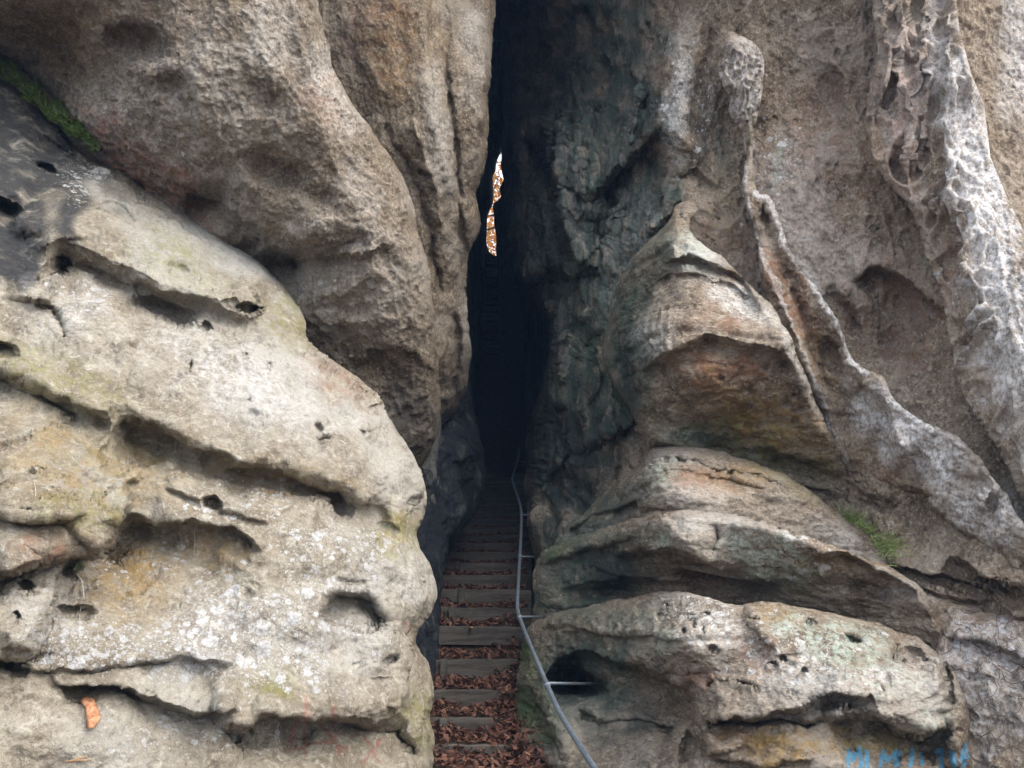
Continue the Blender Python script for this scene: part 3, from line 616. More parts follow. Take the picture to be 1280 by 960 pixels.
# dark joint above the ledges, shelf at the lower right
R.pit(1060, 612, 16, 12, .4, 40, .5); R.crack([(1040, 600), (1075, 622), (1130, 640)], 7, .2)
R.ledge([(1110, 705), (1150, 712), (1200, 722), (1255, 748)], .08, 20, 5, .16, 14); R.ledge([(1140, 730), (1190, 745), (1240, 752), (1290, 775)], .06, 20, 5, .08, 20); R.ledge([(1180, 790), (1240, 800), (1300, 830)], .05, 24, 6, .08, 22)
R.mask('white', 1270, 60, 30, 150, .5); R.mask('white', 1280, 80, 20, 120, .7); R.mask('white', 1230, 850, 110, 110, .55); R.mask('lichen', 1230, 830, 90, 90, .3); R.mask('red', 1220, 800, 90, 90, .3); R.mask('white', 1240, 640, 50, 40, .4); R.mask('white', 1235, 850, 60, 60, .55); R.mask('white', 938, 200, 10, 70, .6); R.mask('white', 1010, 350, 10, 60, .6, -30)
R.mask('red', 1030, 200, 110, 160, .3); R.mask('red', 1120, 400, 90, 90, .4); R.mask('white', 1000, 260, 60, 110, .3); R.mask('white', 1060, 320, 60, 50, .25); R.mask('red', 975, 360, 34, 90, .5, -30); R.mask('red', 1100, 330, 60, 40, .35); R.mask('red', 900, 300, 40, 50, .25)
R.mask('green', 735, 330, 120, 400, 1, 5, .6); R.mask('green', 895, 190, 34, 60, .5); R.mask('stain_shade', 660, 220, 70, 420, .7, 0, 1.0); R.mask('stain_shade', 750, 120, 90, 200, .4, 0, 1.3); R.mask('stain_shade', 875, 160, 16, 90, .5, 10); R.mask('stain_shade', 700, 560, 90, 120, .7); R.mask('stain_shade', 1030, 70, 40, 60, .4); R.mask('stain_shade', 1100, 420, 60, 60, .3); R.mask('algae', 1085, 670, 40, 30, .6); R.mask('ochre', 900, 250, 40, 70, .3); R.mask('lichen', 960, 200, 60, 120, .18); R.mask('lichen', 860, 120, 40, 110, .22); R.mask('mint', 975, 200, 10, 60, .5)  # funnel: real algae, its dark masks also stand in for shade
def rib(s, x, y, z):                                     # upright fluting, strongest in the funnel and the white slope
    k = np.clip(sstep(880, 780, s.PX)*1.3, .10, 1.3); wv = .5*perlin(x*1.3, y*1.3, z*.8, 97)
    return k*(.19*fbm(x*3.6+y*2.0+wv, y*2.0, z*.5+wv, 3, .5, 90)+.085*(fbm(x*8+y*4+wv, y*4, z*1.0+wv, 3, .5, 95, True)-.2))
def calm(f):                                             # the damp fluted funnel is smoother than the open face
    return lambda s, x, y, z: f(s, x, y, z)*(1-.65*sstep(860, 790, s.PX))
def lower(s, x, y, z):                                   # honeycomb on the open face and bedding at the lower right
    n = np.clip(.5+1.4*fbm(x*1.2, y*1.2, z*1.2, 2, .5, 98), 0, 1)
    return n*d_comb(5, .035, 99, .6)(s, x, y, z)*sstep(700, 600, s.PY)+sstep(690, 740, s.PY)*d_strata(3.5, .03, 100, .1)(s, x, y, z)
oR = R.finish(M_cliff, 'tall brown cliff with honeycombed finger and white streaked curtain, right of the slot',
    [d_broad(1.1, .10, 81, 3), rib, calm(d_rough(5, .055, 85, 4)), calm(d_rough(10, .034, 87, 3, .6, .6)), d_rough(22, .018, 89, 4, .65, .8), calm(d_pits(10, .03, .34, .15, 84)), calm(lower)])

# ---- honeycombed knob on the face: a part of the cliff
KN = Rock('honeycomb_knob',
    [(937, 214), (930, 192), (927, 166), (918, 152), (911, 140), (913, 122), (903, 106), (897, 84), (898, 62), (905, 46), (914, 39), (924, 44), (938, 51), (950, 63), (956, 84), (953, 110), (949, 138), (943, 162), (940, 188)], [],
    [(905, 60, 7.15), (930, 60, 7.05), (950, 80, 7.1), (925, 100, 7.0), (945, 130, 7.05), (915, 130, 7.15), (936, 170, 7.15), (937, 214, 7.3)], step=1.0, jit=.8, rnd=(12, .2), seed=37, warp=2, fade=3)
KN.bump(914, 58, 14, 12, .06); KN.pit(934, 60, 10, 6, .04, 20, .8); KN.mask('white', 930, 100, 40, 70, .55, 0, .6); KN.mask('algae', 940, 150, 14, 40, .5); KN.mask('mint', 910, 76, 10, 8, .6)
def kn_comb(s, x, y, z):
    return d_comb(14, .075, 38, .55)(s, x, y, z)*sstep(44, 84, s.PY)
kn = KN.finish(M_cliff, None, [d_broad(3, .03, 71, 3), kn_comb, d_rough(20, .012, 73, 4)], cat=None, back=(.08, .25))
kn.parent = oR; kn.location = kn.location-oR.location
# ---- the twisted fin that runs down from the knob: a part of the cliff
FN = Rock('twisted_fin',
    [(1056, 620), (1044, 588), (1030, 552), (1006, 504), (984, 452), (964, 402), (952, 352), (945, 300), (936, 264), (929, 234), (930, 212), (933, 176), (940, 176), (943, 222), (948, 243), (960, 247), (976, 274), (984, 306), (1004, 338), (1030, 374), (1050, 408), (1066, 450), (1084, 462), (1104, 472), (1124, 505), (1160, 530), (1200, 548), (1225, 574), (1250, 608), (1276, 648), (1310, 690), (1400, 756), (1520, 860)],
    [(1400, 850), (1200, 775), (1120, 715), (1080, 650)],
    [(935, 200, 7.25), (929, 232, 7.25), (946, 243, 7.1), (960, 250, 7.12), (984, 306, 7.05), (1030, 374, 6.85), (1066, 450, 6.75), (1124, 505, 6.45), (1200, 548, 6.05), (1276, 650, 5.65), (940, 280, 7.2), (955, 345, 7.15), (990, 450, 7.2), (1006, 446, 7.0), (1034, 556, 7.3), (1050, 552, 7.1), (1068, 612, 7.3), (1090, 670, 7.1), (1180, 755, 6.4),
     (965, 300, 7.3), (985, 345, 7.3), (1030, 440, 7.2), (1060, 520, 7.1), (1100, 560, 6.9), (1180, 640, 6.35), (1250, 700, 5.95), (1400, 760, 5.2)],
    step=1.2, rnd=(7, .14), seed=57, jit=2.6, warp=4, fade=7)
FN.ridge([(934, 205), (931, 234), (938, 266), (948, 302), (960, 345), (982, 395), (1006, 446)], 5, 6, .08, .03); FN.ridge([(1004, 440), (1026, 500), (1050, 552), (1064, 590)], 5, 8, .08)
FN.step([(962, 300), (975, 345), (1000, 400), (1012, 450), (1030, 500)], -.10, 4, 24); FN.crack([(985, 350), (1006, 400), (1020, 450), (1040, 500)], 4, .05); FN.pit(957, 270, 8, 14, .12, -20); FN.pit(1000, 385, 10, 26, .08, -28); FN.pit(1040, 450, 12, 24, .1, -20)
FN.ledge([(1076, 470), (1100, 492), (1120, 530), (1135, 565)], .08, 22, 8, .10, 26); FN.step([(1150, 560), (1120, 590), (1108, 640)], -.1, 8, 40)
for k in range(34):
    t = rng.uniform(0, 1); FN.bump(1082+170*t+rng.uniform(-10, 24), 484+126*t+rng.uniform(0, 60), rng.uniform(5, 12), rng.uniform(7, 20), rng.uniform(.04, .09), rng.uniform(-40, 30))
FN.ledge([(1130, 600), (1165, 618), (1190, 650), (1230, 680), (1290, 720)], .12, 40, 9, .20, 30); FN.pit(1120, 650, 40, 30, .12, 20, .9)
FN.line('white', [(946, 243), (960, 248), (976, 275), (984, 306), (1004, 339), (1030, 375), (1050, 409), (1066, 452), (1084, 464)], 7, .75); FN.line('white', [(932, 205), (931, 236), (938, 268), (950, 305), (975, 375), (1004, 440), (1026, 505), (1064, 590)], 4, .45)  # rib crests whitened, their lit edge put into the colour
FN.mask('white', 1140, 545, 110, 44, .95, 38, .7); FN.mask('white', 1230, 640, 80, 50, .7, 38); FN.mask('red', 985, 370, 30, 90, .6, -28); FN.mask('ochre', 1020, 450, 30, 60, .35, -28); FN.mask('red', 1110, 590, 60, 50, .3)
fn_ = FN.finish(M_cliff, None, [d_broad(2.2, .05, 171, 3), d_strata(5, .02, 172, .5), d_rough(6, .05, 173, 4), d_rough(12, .03, 174, 3, .6), d_rough(24, .016, 175, 4, .65)], cat=None, back=(.1, .3, .6))
fn_.parent = oR; fn_.location = fn_.location-oR.location
# ---- white hanging curtain
W = Rock('rock_curtain',
    [(1310, 660), (1276, 622), (1258, 584), (1240, 548), (1222, 524), (1206, 500), (1194, 468), (1186, 420), (1178, 372), (1160, 326), (1150, 292), (1140, 266), (1122, 242), (1098, 214), (1084, 184), (1080, 142), (1086, 102), (1096, 62), (1090, 20), (1086, -40), (1082, -150)],
    [(1188, -150), (1194, -10), (1200, 40), (1214, 92), (1230, 130), (1238, 196), (1256, 240), (1280, 290), (1310, 345), (1450, 560), (1620, 790), (1440, 730)],
    [(1090, -150, 6.5), (1195, -150, 6.5), (1090, 0, 6.55), (1140, 0, 6.4), (1198, 0, 6.45), (1085, 150, 6.65), (1140, 150, 6.45), (1200, 100, 6.2), (1225, 130, 6.35), (1150, 290, 6.55), (1210, 250, 6.05), (1250, 240, 6.2), (1190, 420, 6.2), (1240, 400, 5.8), (1290, 310, 5.95), (1250, 560, 5.75), (1330, 500, 5.3), (1310, 650, 5.5), (1400, 600, 5.0)],
    rnd=(8, .2), seed=39, jit=2.6, step=1.2, fade=5)
W.step([(1186, -80), (1180, 40), (1176, 120), (1172, 200), (1184, 280), (1200, 360), (1215, 440)], .22, 6, 34)
W.ridge([(1100, -60), (1112, 60), (1100, 150)], 10, 9, .08); W.ridge([(1128, -60), (1126, 70), (1140, 150), (1132, 230)], 8, 8, .08); W.ridge([(1160, -60), (1156, 30), (1164, 90), (1150, 200), (1175, 290)], 8, 8, .08)
W.pit(1137, 88, 9, 28, .10, 8, .8); W.pit(1112, 125, 9, 26, .09, 15, .8); W.pit(1147, 20, 9, 34, .10, 5, .8); W.pit(1117, 30, 9, 22, .08, 0, .8); W.pit(1152, 210, 11, 34, .10, -5, .8); W.pit(1125, 200, 8, 22, .1); W.pit(1190, 480, 12, 30, .1, -20)
for k in range(40): # vertical runs in the white slope
    yy = rng.uniform(20, 560); x_ = 1196+.20*yy+rng.uniform(-16, 60); W.ridge([(x_-8, yy-46), (x_, yy), (x_+13, yy+56)], 3, 4, rng.uniform(.02, .05), .3)
W.mask('white', 1222, 230, 46, 260, .95, -13, .8); W.mask('white', 1275, 440, 80, 170, .85, -10, 1.0); W.mask('white', 1130, 110, 50, 150, .35); W.mask('red', 1130, 140, 60, 170, .6, 0, 1.2); W.mask('lichen', 1240, 330, 80, 180, .25); W.mask('red', 1180, 350, 22, 90, .5); W.mask('stain_shade', 1150, 190, 8, 30, .3)
def w_comb(s, x, y, z):
    k = sstep(1215, 1180, s.PX-.12*s.PY); return k*(d_comb(6., .10, 138, .45)(s, x, y, z)+.04*fbm(x*8, y*8, z*3, 3, .5, 137))+(1-k)*.05*(fbm(x*9+y*4, y*4, z*1.6, 4, .55, 139, True)-.3)
W.finish(M_cliff, 'white streaked rock curtain with pinkish honeycombed left edge, upper right', [d_broad(1.6, .06, 141, 3), w_comb, d_rough(9, .025, 143, 3, .6, .5), d_rough(20, .014, 145, 4, .65, .5)])

# ---- jutting block
G = Rock('jutting_block',
    [(812, 578), (804, 548), (788, 512), (764, 474), (752, 442), (758, 404), (770, 358), (800, 312), (836, 278), (843, 262), (846, 252), (856, 249), (867, 252), (871, 261), (866, 272), (868, 296), (902, 322), (940, 360), (972, 392), (1000, 450), (1022, 508), (1048, 560), (1068, 612), (1085, 650)],
    [(1000, 660), (900, 640), (830, 620)],
    [(855, 255, 7.5), (842, 320, 7.0), (880, 330, 6.95), (930, 370, 6.9), (770, 420, 8.0), (800, 340, 7.6), (800, 430, 7.2), (870, 420, 6.5), (950, 420, 6.5), (1000, 480, 6.75), (860, 480, 6.65), (950, 500, 6.95), (1040, 570, 7.1), (830, 550, 7.6), (900, 560, 7.7), (1000, 610, 7.6), (1070, 640, 7.4), (790, 470, 7.5), (850, 640, 7.9)],
    rnd=(13, .28), seed=43, jit=2.2)
G.ledge([(826, 328), (860, 318), (900, 330), (930, 348), (960, 390)], .09, 30, 6, .09, 18); G.ledge([(815, 350), (860, 342), (910, 350), (950, 378)], .04, 12, 4, .05, 14); G.crack([(800, 372), (840, 345), (900, 346)], 3, .06)
G.ridge([(842, 256), (845, 290), (838, 330)], 9, 9, .10); G.ridge([(862, 256), (872, 290), (900, 325)], 12, 9, .10); G.pit(852, 290, 6, 26, .06)
G.ledge([(790, 470), (830, 440), (880, 418), (930, 425), (980, 440), (1005, 470)], .10, 46, 14, .12, 60)
for k in range(6): x_ = 790+k*9; G.ridge([(x_+6, 375), (x_, 420), (x_-2+k, 465)], 4, 4, .07, .25)
for k in range(34):
    G.pit(rng.uniform(880, 1030), rng.uniform(450, 580), rng.uniform(3, 9), rng.uniform(2, 5), rng.uniform(.02, .06), rng.uniform(-35, 0), .8)
G.ridge([(975, 395), (1002, 450), (1024, 510), (1048, 560), (1066, 608)], 7, 9, .12, .05); G.bump(1030, 540, 12, 12, .08); G.step([(862, 254), (868, 290), (900, 325), (940, 362)], .0001, 4, 20); G.pit(1000, 585, 60, 14, .2, 20, .8); G.ledge([(815, 545), (850, 560), (900, 568), (960, 590)], .05, 20, 8, .1, 20)
G.mask('red', 900, 460, 90, 34, .6, -5); G.mask('red', 900, 400, 60, 26, .35); G.mask('ochre', 960, 530, 110, 50, .75, 25); G.mask('algae', 940, 560, 130, 40, .75, 20); G.mask('green', 900, 562, 90, 18, .6, 15); G.mask('green', 785, 420, 44, 140, .95); G.mask('green', 870, 545, 60, 24, .8, 15); G.mask('green', 820, 310, 30, 50, .6); G.mask('mint', 872, 300, 30, 44, .7, 30); G.mask('mint', 848, 540, 26, 22, .5); G.mask('white', 930, 378, 70, 24, .8, 35); G.mask('white', 880, 320, 40, 40, .5, 40); G.mask('white', 1000, 460, 12, 70, .5, -22); G.mask('stain_shade', 785, 450, 14, 80, .5); G.mask('white', 815, 420, 30, 40, .3)
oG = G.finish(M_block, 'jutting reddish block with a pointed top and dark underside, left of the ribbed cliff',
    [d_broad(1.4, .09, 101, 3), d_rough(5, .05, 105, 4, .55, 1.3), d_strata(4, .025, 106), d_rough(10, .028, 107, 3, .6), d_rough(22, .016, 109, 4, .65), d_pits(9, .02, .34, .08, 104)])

# ---- rounded ledge under the block
H = Rock('layered_ledge',
    [(670, 715), (690, 680), (712, 655), (738, 634), (775, 598), (806, 574), (818, 558), (850, 556), (900, 564), (950, 580), (1000, 604), (1035, 632), (1075, 662), (1120, 698), (1150, 730)],
    [(1120, 780), (1000, 740), (850, 710), (720, 740)],
    [(690, 690, 8.6), (760, 630, 8.1), (818, 565, 7.4), (830, 600, 6.7), (900, 580, 7.0), (900, 620, 6.5), (1000, 620, 6.8), (1050, 660, 6.7), (1100, 700, 6.7), (850, 690, 6.8), (1000, 700, 6.8), (720, 720, 8.4), (1130, 740, 6.6)],
    rnd=(22, .5), seed=53, jit=2.4)
H.ledge([(815, 572), (850, 570), (900, 582), (950, 592), (1000, 620)], .05, 9, 3, .06, 10); H.ledge([(815, 590), (860, 588), (910, 596), (960, 612)], .04, 12, 3, .04, 12); H.crack([(840, 575), (900, 578), (960, 596), (1010, 624)], 2.5, .05)
for k in (0, 3, 4, 7, 9): H.pit(850+k*16, 574+k*4, 4+k % 3, 2, .05, 12, .7)
H.step([(806, 572), (803, 600), (806, 640)], .26, 5, 40); H.bump(900, 612, 70, 24, .08); H.bump(740, 660, 30, 30, .15); H.ledge([(700, 668), (740, 640), (780, 632), (810, 618)], .1, 30, 7, .14, 20)
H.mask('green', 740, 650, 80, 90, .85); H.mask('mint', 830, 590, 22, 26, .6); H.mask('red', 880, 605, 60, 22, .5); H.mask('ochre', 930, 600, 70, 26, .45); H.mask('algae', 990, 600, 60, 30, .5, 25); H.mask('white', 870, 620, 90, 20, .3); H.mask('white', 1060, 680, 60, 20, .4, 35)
oH = H.finish(M_block, 'thin layered ledge of tan rock directly under the jutting block',
    [d_broad(1.4, .07, 121, 3), d_strata(5, .024, 124), d_rough(5, .04, 125, 4, .55, 2.2), d_rough(10, .026, 127, 3, .6, 1.5), d_rough(22, .015, 129, 4, .65, 1.5)])

# ---- tier below the long crack
T = Rock('undercut_tier',
    [(668, 830), (664, 790), (667, 740), (668, 705), (690, 683), (740, 663), (790, 648), (830, 636), (860, 637), (890, 641), (925, 645), (955, 652), (990, 664), (1060, 690), (1120, 714), (1160, 744), (1178, 780)],
    [(1160, 840), (1000, 820), (850, 810), (720, 830)],
    [(675, 710, 8.4), (670, 790, 8.4), (740, 680, 7.7), (740, 740, 7.7), (830, 645, 6.5), (860, 680, 6.2), (900, 660, 6.2), (1000, 690, 6.0), (1000, 740, 6.5), (1100, 730, 6.0), (1160, 780, 5.9), (830, 740, 7.0), (900, 750, 7.0), (750, 790, 7.9), (900, 800, 7.2), (1100, 820, 6.3)],
    rnd=(14, .3), seed=63, jit=1.8)
T.ridge([(835, 640), (815, 660), (800, 690)], 12, 10, .16); T.ledge([(760, 690), (810, 690), (840, 686), (880, 700), (920, 722), (980, 730)], .12, 30, 8, .22, 50); T.pit(870, 725, 70, 20, .2, 8, .8, .3); T.step([(818, 655), (850, 690), (890, 715)], .14, 8, 40)
T.ledge([(1000, 690), (1060, 690), (1110, 715), (1150, 742)], .08, 20, 6, .14, 22); T.crack([(896, 652), (898, 672), (888, 690)], 3, .08); T.ledge([(670, 700), (720, 690), (770, 676), (800, 668)], .06, 16, 6, .08, 20); T.pit(780, 740, 70, 12, .3, -3, .8); T.bump(1100, 740, 40, 20, .08); T.pit(1090, 735, 26, 10, .14, 20)
T.mask('green', 730, 720, 110, 70, .95); T.mask('moss', 690, 690, 40, 14, .6, -20); T.mask('stain_shade', 760, 720, 60, 40, .7); T.mask('red', 890, 720, 60, 26, .6); T.mask('mint', 960, 700, 80, 36, .85, 15); T.mask('algae', 980, 730, 80, 30, .6); T.mask('lichen', 980, 695, 90, 40, .5); T.mask('mint', 825, 672, 16, 30, .8); T.mask('white', 880, 655, 60, 16, .4); T.mask('ochre', 1060, 700, 60, 20, .5); T.mask('stain_shade', 960, 735, 80, 14, .35); T.mask('white', 1130, 740, 40, 26, .35)
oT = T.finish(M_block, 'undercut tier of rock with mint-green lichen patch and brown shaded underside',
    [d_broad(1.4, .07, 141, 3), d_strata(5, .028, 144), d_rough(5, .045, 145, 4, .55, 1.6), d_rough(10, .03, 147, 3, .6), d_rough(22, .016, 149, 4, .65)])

# ---- bottom right boulder
J = Rock('banded_boulder',
    [(720, 1060), (694, 975), (656, 940), (641, 892), (646, 850), (651, 808), (664, 780), (700, 765), (760, 752), (805, 743), (830, 739), (880, 745), (925, 757), (962, 751), (1010, 761), (1070, 772), (1130, 790), (1170, 815), (1198, 850), (1212, 890), (1220, 930), (1238, 990), (1250, 1060)],
    [],
    [(650, 800, 8), (640, 890, 7.5), (690, 980, 6.4), (720, 770, 7.3), (720, 850, 7.0), (720, 950, 6.3), (830, 745, 6.4), (830, 800, 5.8), (830, 870, 6.1), (850, 950, 5.6), (900, 780, 5.6), (950, 850, 5.25), (950, 950, 5.1), (1100, 790, 5.6), (1100, 870, 5.05), (1100, 940, 5.1), (1190, 860, 5.4), (1210, 930, 5.5), (1000, 1050, 4.9), (800, 1050, 5.6), (1240, 1050, 5.3)],
    rnd=(16, .26), seed=73, jit=2.4)
J.pit(708, 852, 26, 27, .9, 0, .6); J.pit(730, 856, 26, 15, .8, 8, .6); J.ledge([(690, 815), (740, 815), (790, 830), (830, 850), (870, 862)], .12, 40, 8, .22, 40); J.pit(790, 870, 60, 40, .25, 20, .8); J.step([(868, 846), (874, 900), (885, 950)], .34, 5, 44)
J.ledge([(700, 790), (760, 790), (820, 795), (850, 800)], .04, 12, 4, .06, 16); J.bump(850, 780, 34, 34, .14); J.step([(925, 757), (950, 790), (965, 830)], .14, 6, 40); J.ridge([(930, 765), (955, 790), (962, 812)], 6, 14, .06)
for x_, y_, a_, b_ in ((828, 772, 6, 6), (835, 757, 7, 3), (866, 773, 9, 6), (880, 788, 3, 3), (856, 788, 4, 3), (888, 810, 6, 5), (867, 783, 3, 2), (885, 768, 3, 2), (943, 772, 4, 2), (952, 795, 4, 3), (978, 826, 6, 4), (964, 832, 8, 3), (1003, 838, 5, 8), (1015, 778, 3, 3)): J.pit(x_, y_, a_, b_, .075, 15, .5)
J.pit(1068, 797, 14, 5, .1, 15); J.pit(1130, 805, 18, 10, .12, 20, .8); J.pit(1138, 820, 16, 8, .16, 10, .6); J.pit(1115, 813, 5, 6, .06); J.pit(1158, 830, 12, 6, .08); J.pit(1105, 850, 10, 12, .05); J.step([(1180, 825), (1176, 860), (1186, 885)], -.16, 4, 26); J.pit(1180, 845, 10, 14, .14, 0); J.pit(1202, 816, 8, 6, .14); J.bump(1175, 850, 14, 26, .08); J.crack([(1165, 800), (1185, 840), (1190, 880)], 4, .12)
J.crack([(876, 855), (930, 856), (950, 858)], 2.5, .12); J.crack([(880, 903), (930, 905), (990, 900), (1030, 902)], 3, .14); J.ledge([(880, 900), (940, 895), (1000, 880), (1040, 866), (1095, 868)], .12, 34, 6, .14, 26); J.ledge([(1000, 900), (1050, 890), (1090, 865)], .05, 16, 5, .08, 16)
J.ledge([(1030, 900), (1075, 890), (1110, 906), (1150, 920), (1186, 902)], .14, 30, 6, .24, 40); J.pit(1090, 930, 80, 34, .2, 8, .7, .3); J.ridge([(1188, 885), (1192, 920), (1190, 960)], 6, 12, .16); J.pit(1050, 880, 24, 10, .14, -10); J.bump(1140, 880, 24, 24, .07)
J.step([(650, 850), (672, 880), (690, 930), (700, 980)], .3, 8, 36); J.bump(690, 900, 26, 50, .2, -10); J.pit(860, 940, 12, 30, .14, 10); J.ledge([(720, 885), (760, 900), (800, 892), (850, 910)], .06, 20, 6, .10, 24); J.ledge([(890, 945), (950, 955), (1020, 945)], .04, 14, 4, .05, 14)
J.mask('moss', 655, 820, 22, 40, .95); J.mask('moss', 665, 900, 34, 46, .8); J.mask('green', 720, 850, 130, 130, .95, 0, 1.1); J.mask('green', 780, 780, 80, 40, .6); J.mask('stain_shade', 720, 850, 50, 50, .6); J.mask('stain_shade', 760, 940, 90, 60, .4); J.mask('mint', 1040, 800, 100, 34, .85, 15); J.mask('mint', 1090, 840, 90, 40, .5, 25); J.mask('mint', 1170, 900, 34, 34, .5); J.mask('mint', 830, 800, 20, 26, .5)
J.mask('red', 940, 810, 34, 40, .6); J.mask('red', 870, 850, 40, 20, .5); J.mask('red', 1090, 860, 60, 26, .45); J.mask('red', 920, 925, 40, 20, .4); J.mask('ochre', 1000, 930, 120, 34, .7); J.mask('ochre', 960, 765, 50, 14, .5); J.mask('white', 900, 790, 60, 50, .55, 0, 1.2); J.mask('white', 1020, 850, 140, 40, .5, 20, 1.2); J.mask('white', 1150, 850, 60, 60, .45); J.mask('lichen', 1000, 820, 160, 60, .35, 15); J.mask('lichen', 880, 770, 60, 40, .5); J.mask('algae', 1110, 930, 60, 30, .5)
for st_ in ([(1060, 958), (1060, 938), (1066, 950), (1074, 937), (1077, 957)], [(1084, 957), (1082, 940)], [(1101, 957), (1101, 940), (1109, 952), (1117, 941), (1119, 957)], [(1122, 957), (1124, 944)], [(1137, 958), (1139, 938)], [(1151, 958), (1151, 941)], [(1170, 943), (1180, 938), (1177, 957)], [(1190, 940), (1191, 958)], [(1199, 955), (1201, 938), (1207, 957)], [(1204, 930), (1212, 946)]):
    J.line('bluepaint', st_, 3.3, .95, False)
oJ = J.finish(M_block, 'broad banded boulder with round pits and blue painted scrawl, lower right corner',
    [d_broad(1.4, .07, 161, 3), d_strata(4.5, .032, 164, .05), d_rough(5, .045, 165, 4, .55, 1.7), d_rough(10, .028, 167, 3, .6, 1.4), d_rough(22, .015, 169, 4, .65, 1.3), d_pits(9, .02, .34, .06, 163)])

# ---- the cleft behind: two damp walls, an unseen roof added to block the sky and the far rocks with the gap
def wall(name, xs_at, y0, y1, zlo, zhi, label, seed, sgn, ny=110, nz=110):
    Y, Z = np.meshgrid(np.linspace(y0, y1, ny), np.linspace(0, 1, nz), indexing='ij')
    z = np.interp(Y, *zlo)*(1-Z)+np.interp(Y, *zhi)*Z
    X = np.interp(Y, *xs_at)+.22*fbm(Y*.7, z*.45, Y*0, 4, .55, seed)+.08*(fbm(Y*2, z*.9, Y*0, 4, .55, seed+7, True))
    # a thick block: inner face plus an outer face 1.5 m behind
    I = np.arange(ny*nz).reshape(ny, nz); V = np.stack([X, Y, z], -1).reshape(-1, 3); V2 = V+np.array([sgn*1.5, 0, 0])
    q = np.stack([I[:-1, :-1], I[1:, :-1], I[1:, 1:], I[:-1, 1:]], -1).reshape(-1, 4); N = ny*nz; Qs = [q, q[:, ::-1]+N]
    for b in (I[0], I[-1], I[:, 0], I[:, -1]): Qs.append(np.stack([b[:-1], b[1:], b[1:]+N, b[:-1]+N], 1))
    org = np.array([X.mean(), Y.mean(), z.min()]); o = mesh_from(name, np.vstack([V, V2])-org, np.vstack(Qs), M_deep); o.location = org
    return tag(o, label, 'rock')
ZLO = ([8, 18, 21, 25, 30], [-.5, 3, 4, 12, 12]); ZHI = ([8, 30], [15, 26])
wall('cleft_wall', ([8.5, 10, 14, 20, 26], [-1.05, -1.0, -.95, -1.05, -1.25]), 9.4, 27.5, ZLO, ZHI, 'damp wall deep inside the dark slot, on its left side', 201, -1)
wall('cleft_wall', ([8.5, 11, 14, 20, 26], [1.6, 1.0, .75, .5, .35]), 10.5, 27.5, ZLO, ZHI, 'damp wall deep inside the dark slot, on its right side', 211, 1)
Y, X = np.meshgrid(np.linspace(6.3, 28, 60), np.linspace(-4, 4, 30), indexing='ij')
Zr = np.interp(Y, [5, 8, 12, 28], [11.5, 12.0, 14, 25])+.5*fbm(X*.5, Y*.5, X*0, 4, .5, 221)
I = np.arange(X.size).reshape(X.shape); q = np.stack([I[:-1, :-1], I[1:, :-1], I[1:, 1:], I[:-1, 1:]], -1).reshape(-1, 4); N = X.size
V = np.stack([X, Y, Zr], -1).reshape(-1, 3); Qs = [q, q[:, ::-1]+N]
for b in (I[0], I[-1], I[:, 0], I[:, -1]): Qs.append(np.stack([b[:-1], b[1:], b[1:]+N, b[:-1]+N], 1))
o = mesh_from('sky_blocker_roof', np.vstack([V, V+np.array([0, 0, 2.5])])-np.array([0, 18, 14]), np.vstack(Qs), M_deep); o.location = (0, 18, 14); tag(o, 'jammed rock roofing the top of the dark slot', 'rock')
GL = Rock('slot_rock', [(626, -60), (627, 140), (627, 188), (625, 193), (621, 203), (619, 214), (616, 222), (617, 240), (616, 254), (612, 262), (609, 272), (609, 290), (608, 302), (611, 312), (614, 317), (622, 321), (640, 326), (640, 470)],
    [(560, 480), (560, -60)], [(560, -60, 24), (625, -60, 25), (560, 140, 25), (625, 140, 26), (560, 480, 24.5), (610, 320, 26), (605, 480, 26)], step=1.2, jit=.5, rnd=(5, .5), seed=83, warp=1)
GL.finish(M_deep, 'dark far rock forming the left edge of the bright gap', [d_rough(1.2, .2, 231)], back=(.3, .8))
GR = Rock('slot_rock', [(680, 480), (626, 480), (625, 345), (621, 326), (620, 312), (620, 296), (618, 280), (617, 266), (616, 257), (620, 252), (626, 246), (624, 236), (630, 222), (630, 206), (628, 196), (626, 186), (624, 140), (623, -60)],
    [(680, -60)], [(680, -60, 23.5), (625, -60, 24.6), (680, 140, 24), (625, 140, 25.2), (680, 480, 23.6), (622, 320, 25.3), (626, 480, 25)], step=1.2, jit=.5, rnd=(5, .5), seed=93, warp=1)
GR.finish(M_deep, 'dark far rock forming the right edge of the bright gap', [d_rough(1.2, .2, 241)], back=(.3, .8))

# ================================================================== OBJECTS
M_wood = simple_mat('weathered_timber', (.04, .035, .029), (.092, .08, .067), 6, .85, .5, .015, stretch=(.25, 3, 3))
def bar(x0, x1, y0, y1, z0, z1, seed, nx=9):             # a sawn timber with worn, slightly wavy edges
    c = .008; ring = [(y0, z0), (y0, z1-c), (y0+c, z1), (y1-c, z1), (y1, z1-c), (y1, z0)]
    V = []; Q = []; n = len(ring); r = np.random.default_rng(seed)
    for i in range(nx):
        x = x0+(x1-x0)*i/(nx-1); oy = r.normal(0, .004); oz = r.normal(0, .004)
        for (y, z) in ring: V.append((x, y+oy+r.normal(0, .002), z+(oz if z > z0 else 0)))
    for i in range(nx-1):
        for k in range(n): Q.append((i*n+k, i*n+(k+1) % n, (i+1)*n+(k+1) % n, (i+1)*n+k))
    T = []
    for b in (0, (nx-1)*n):
        for k in range(1, n-1): T.append((b, b+k, b+k+1) if b else (b, b+k+1, b+k))
    return np.array(V), np.array(Q), np.array(T)
stair = empty('staircase', (0, 6.6, 0), 'dark timber staircase climbing into the slot, covered in fallen brown leaves', 'staircase')
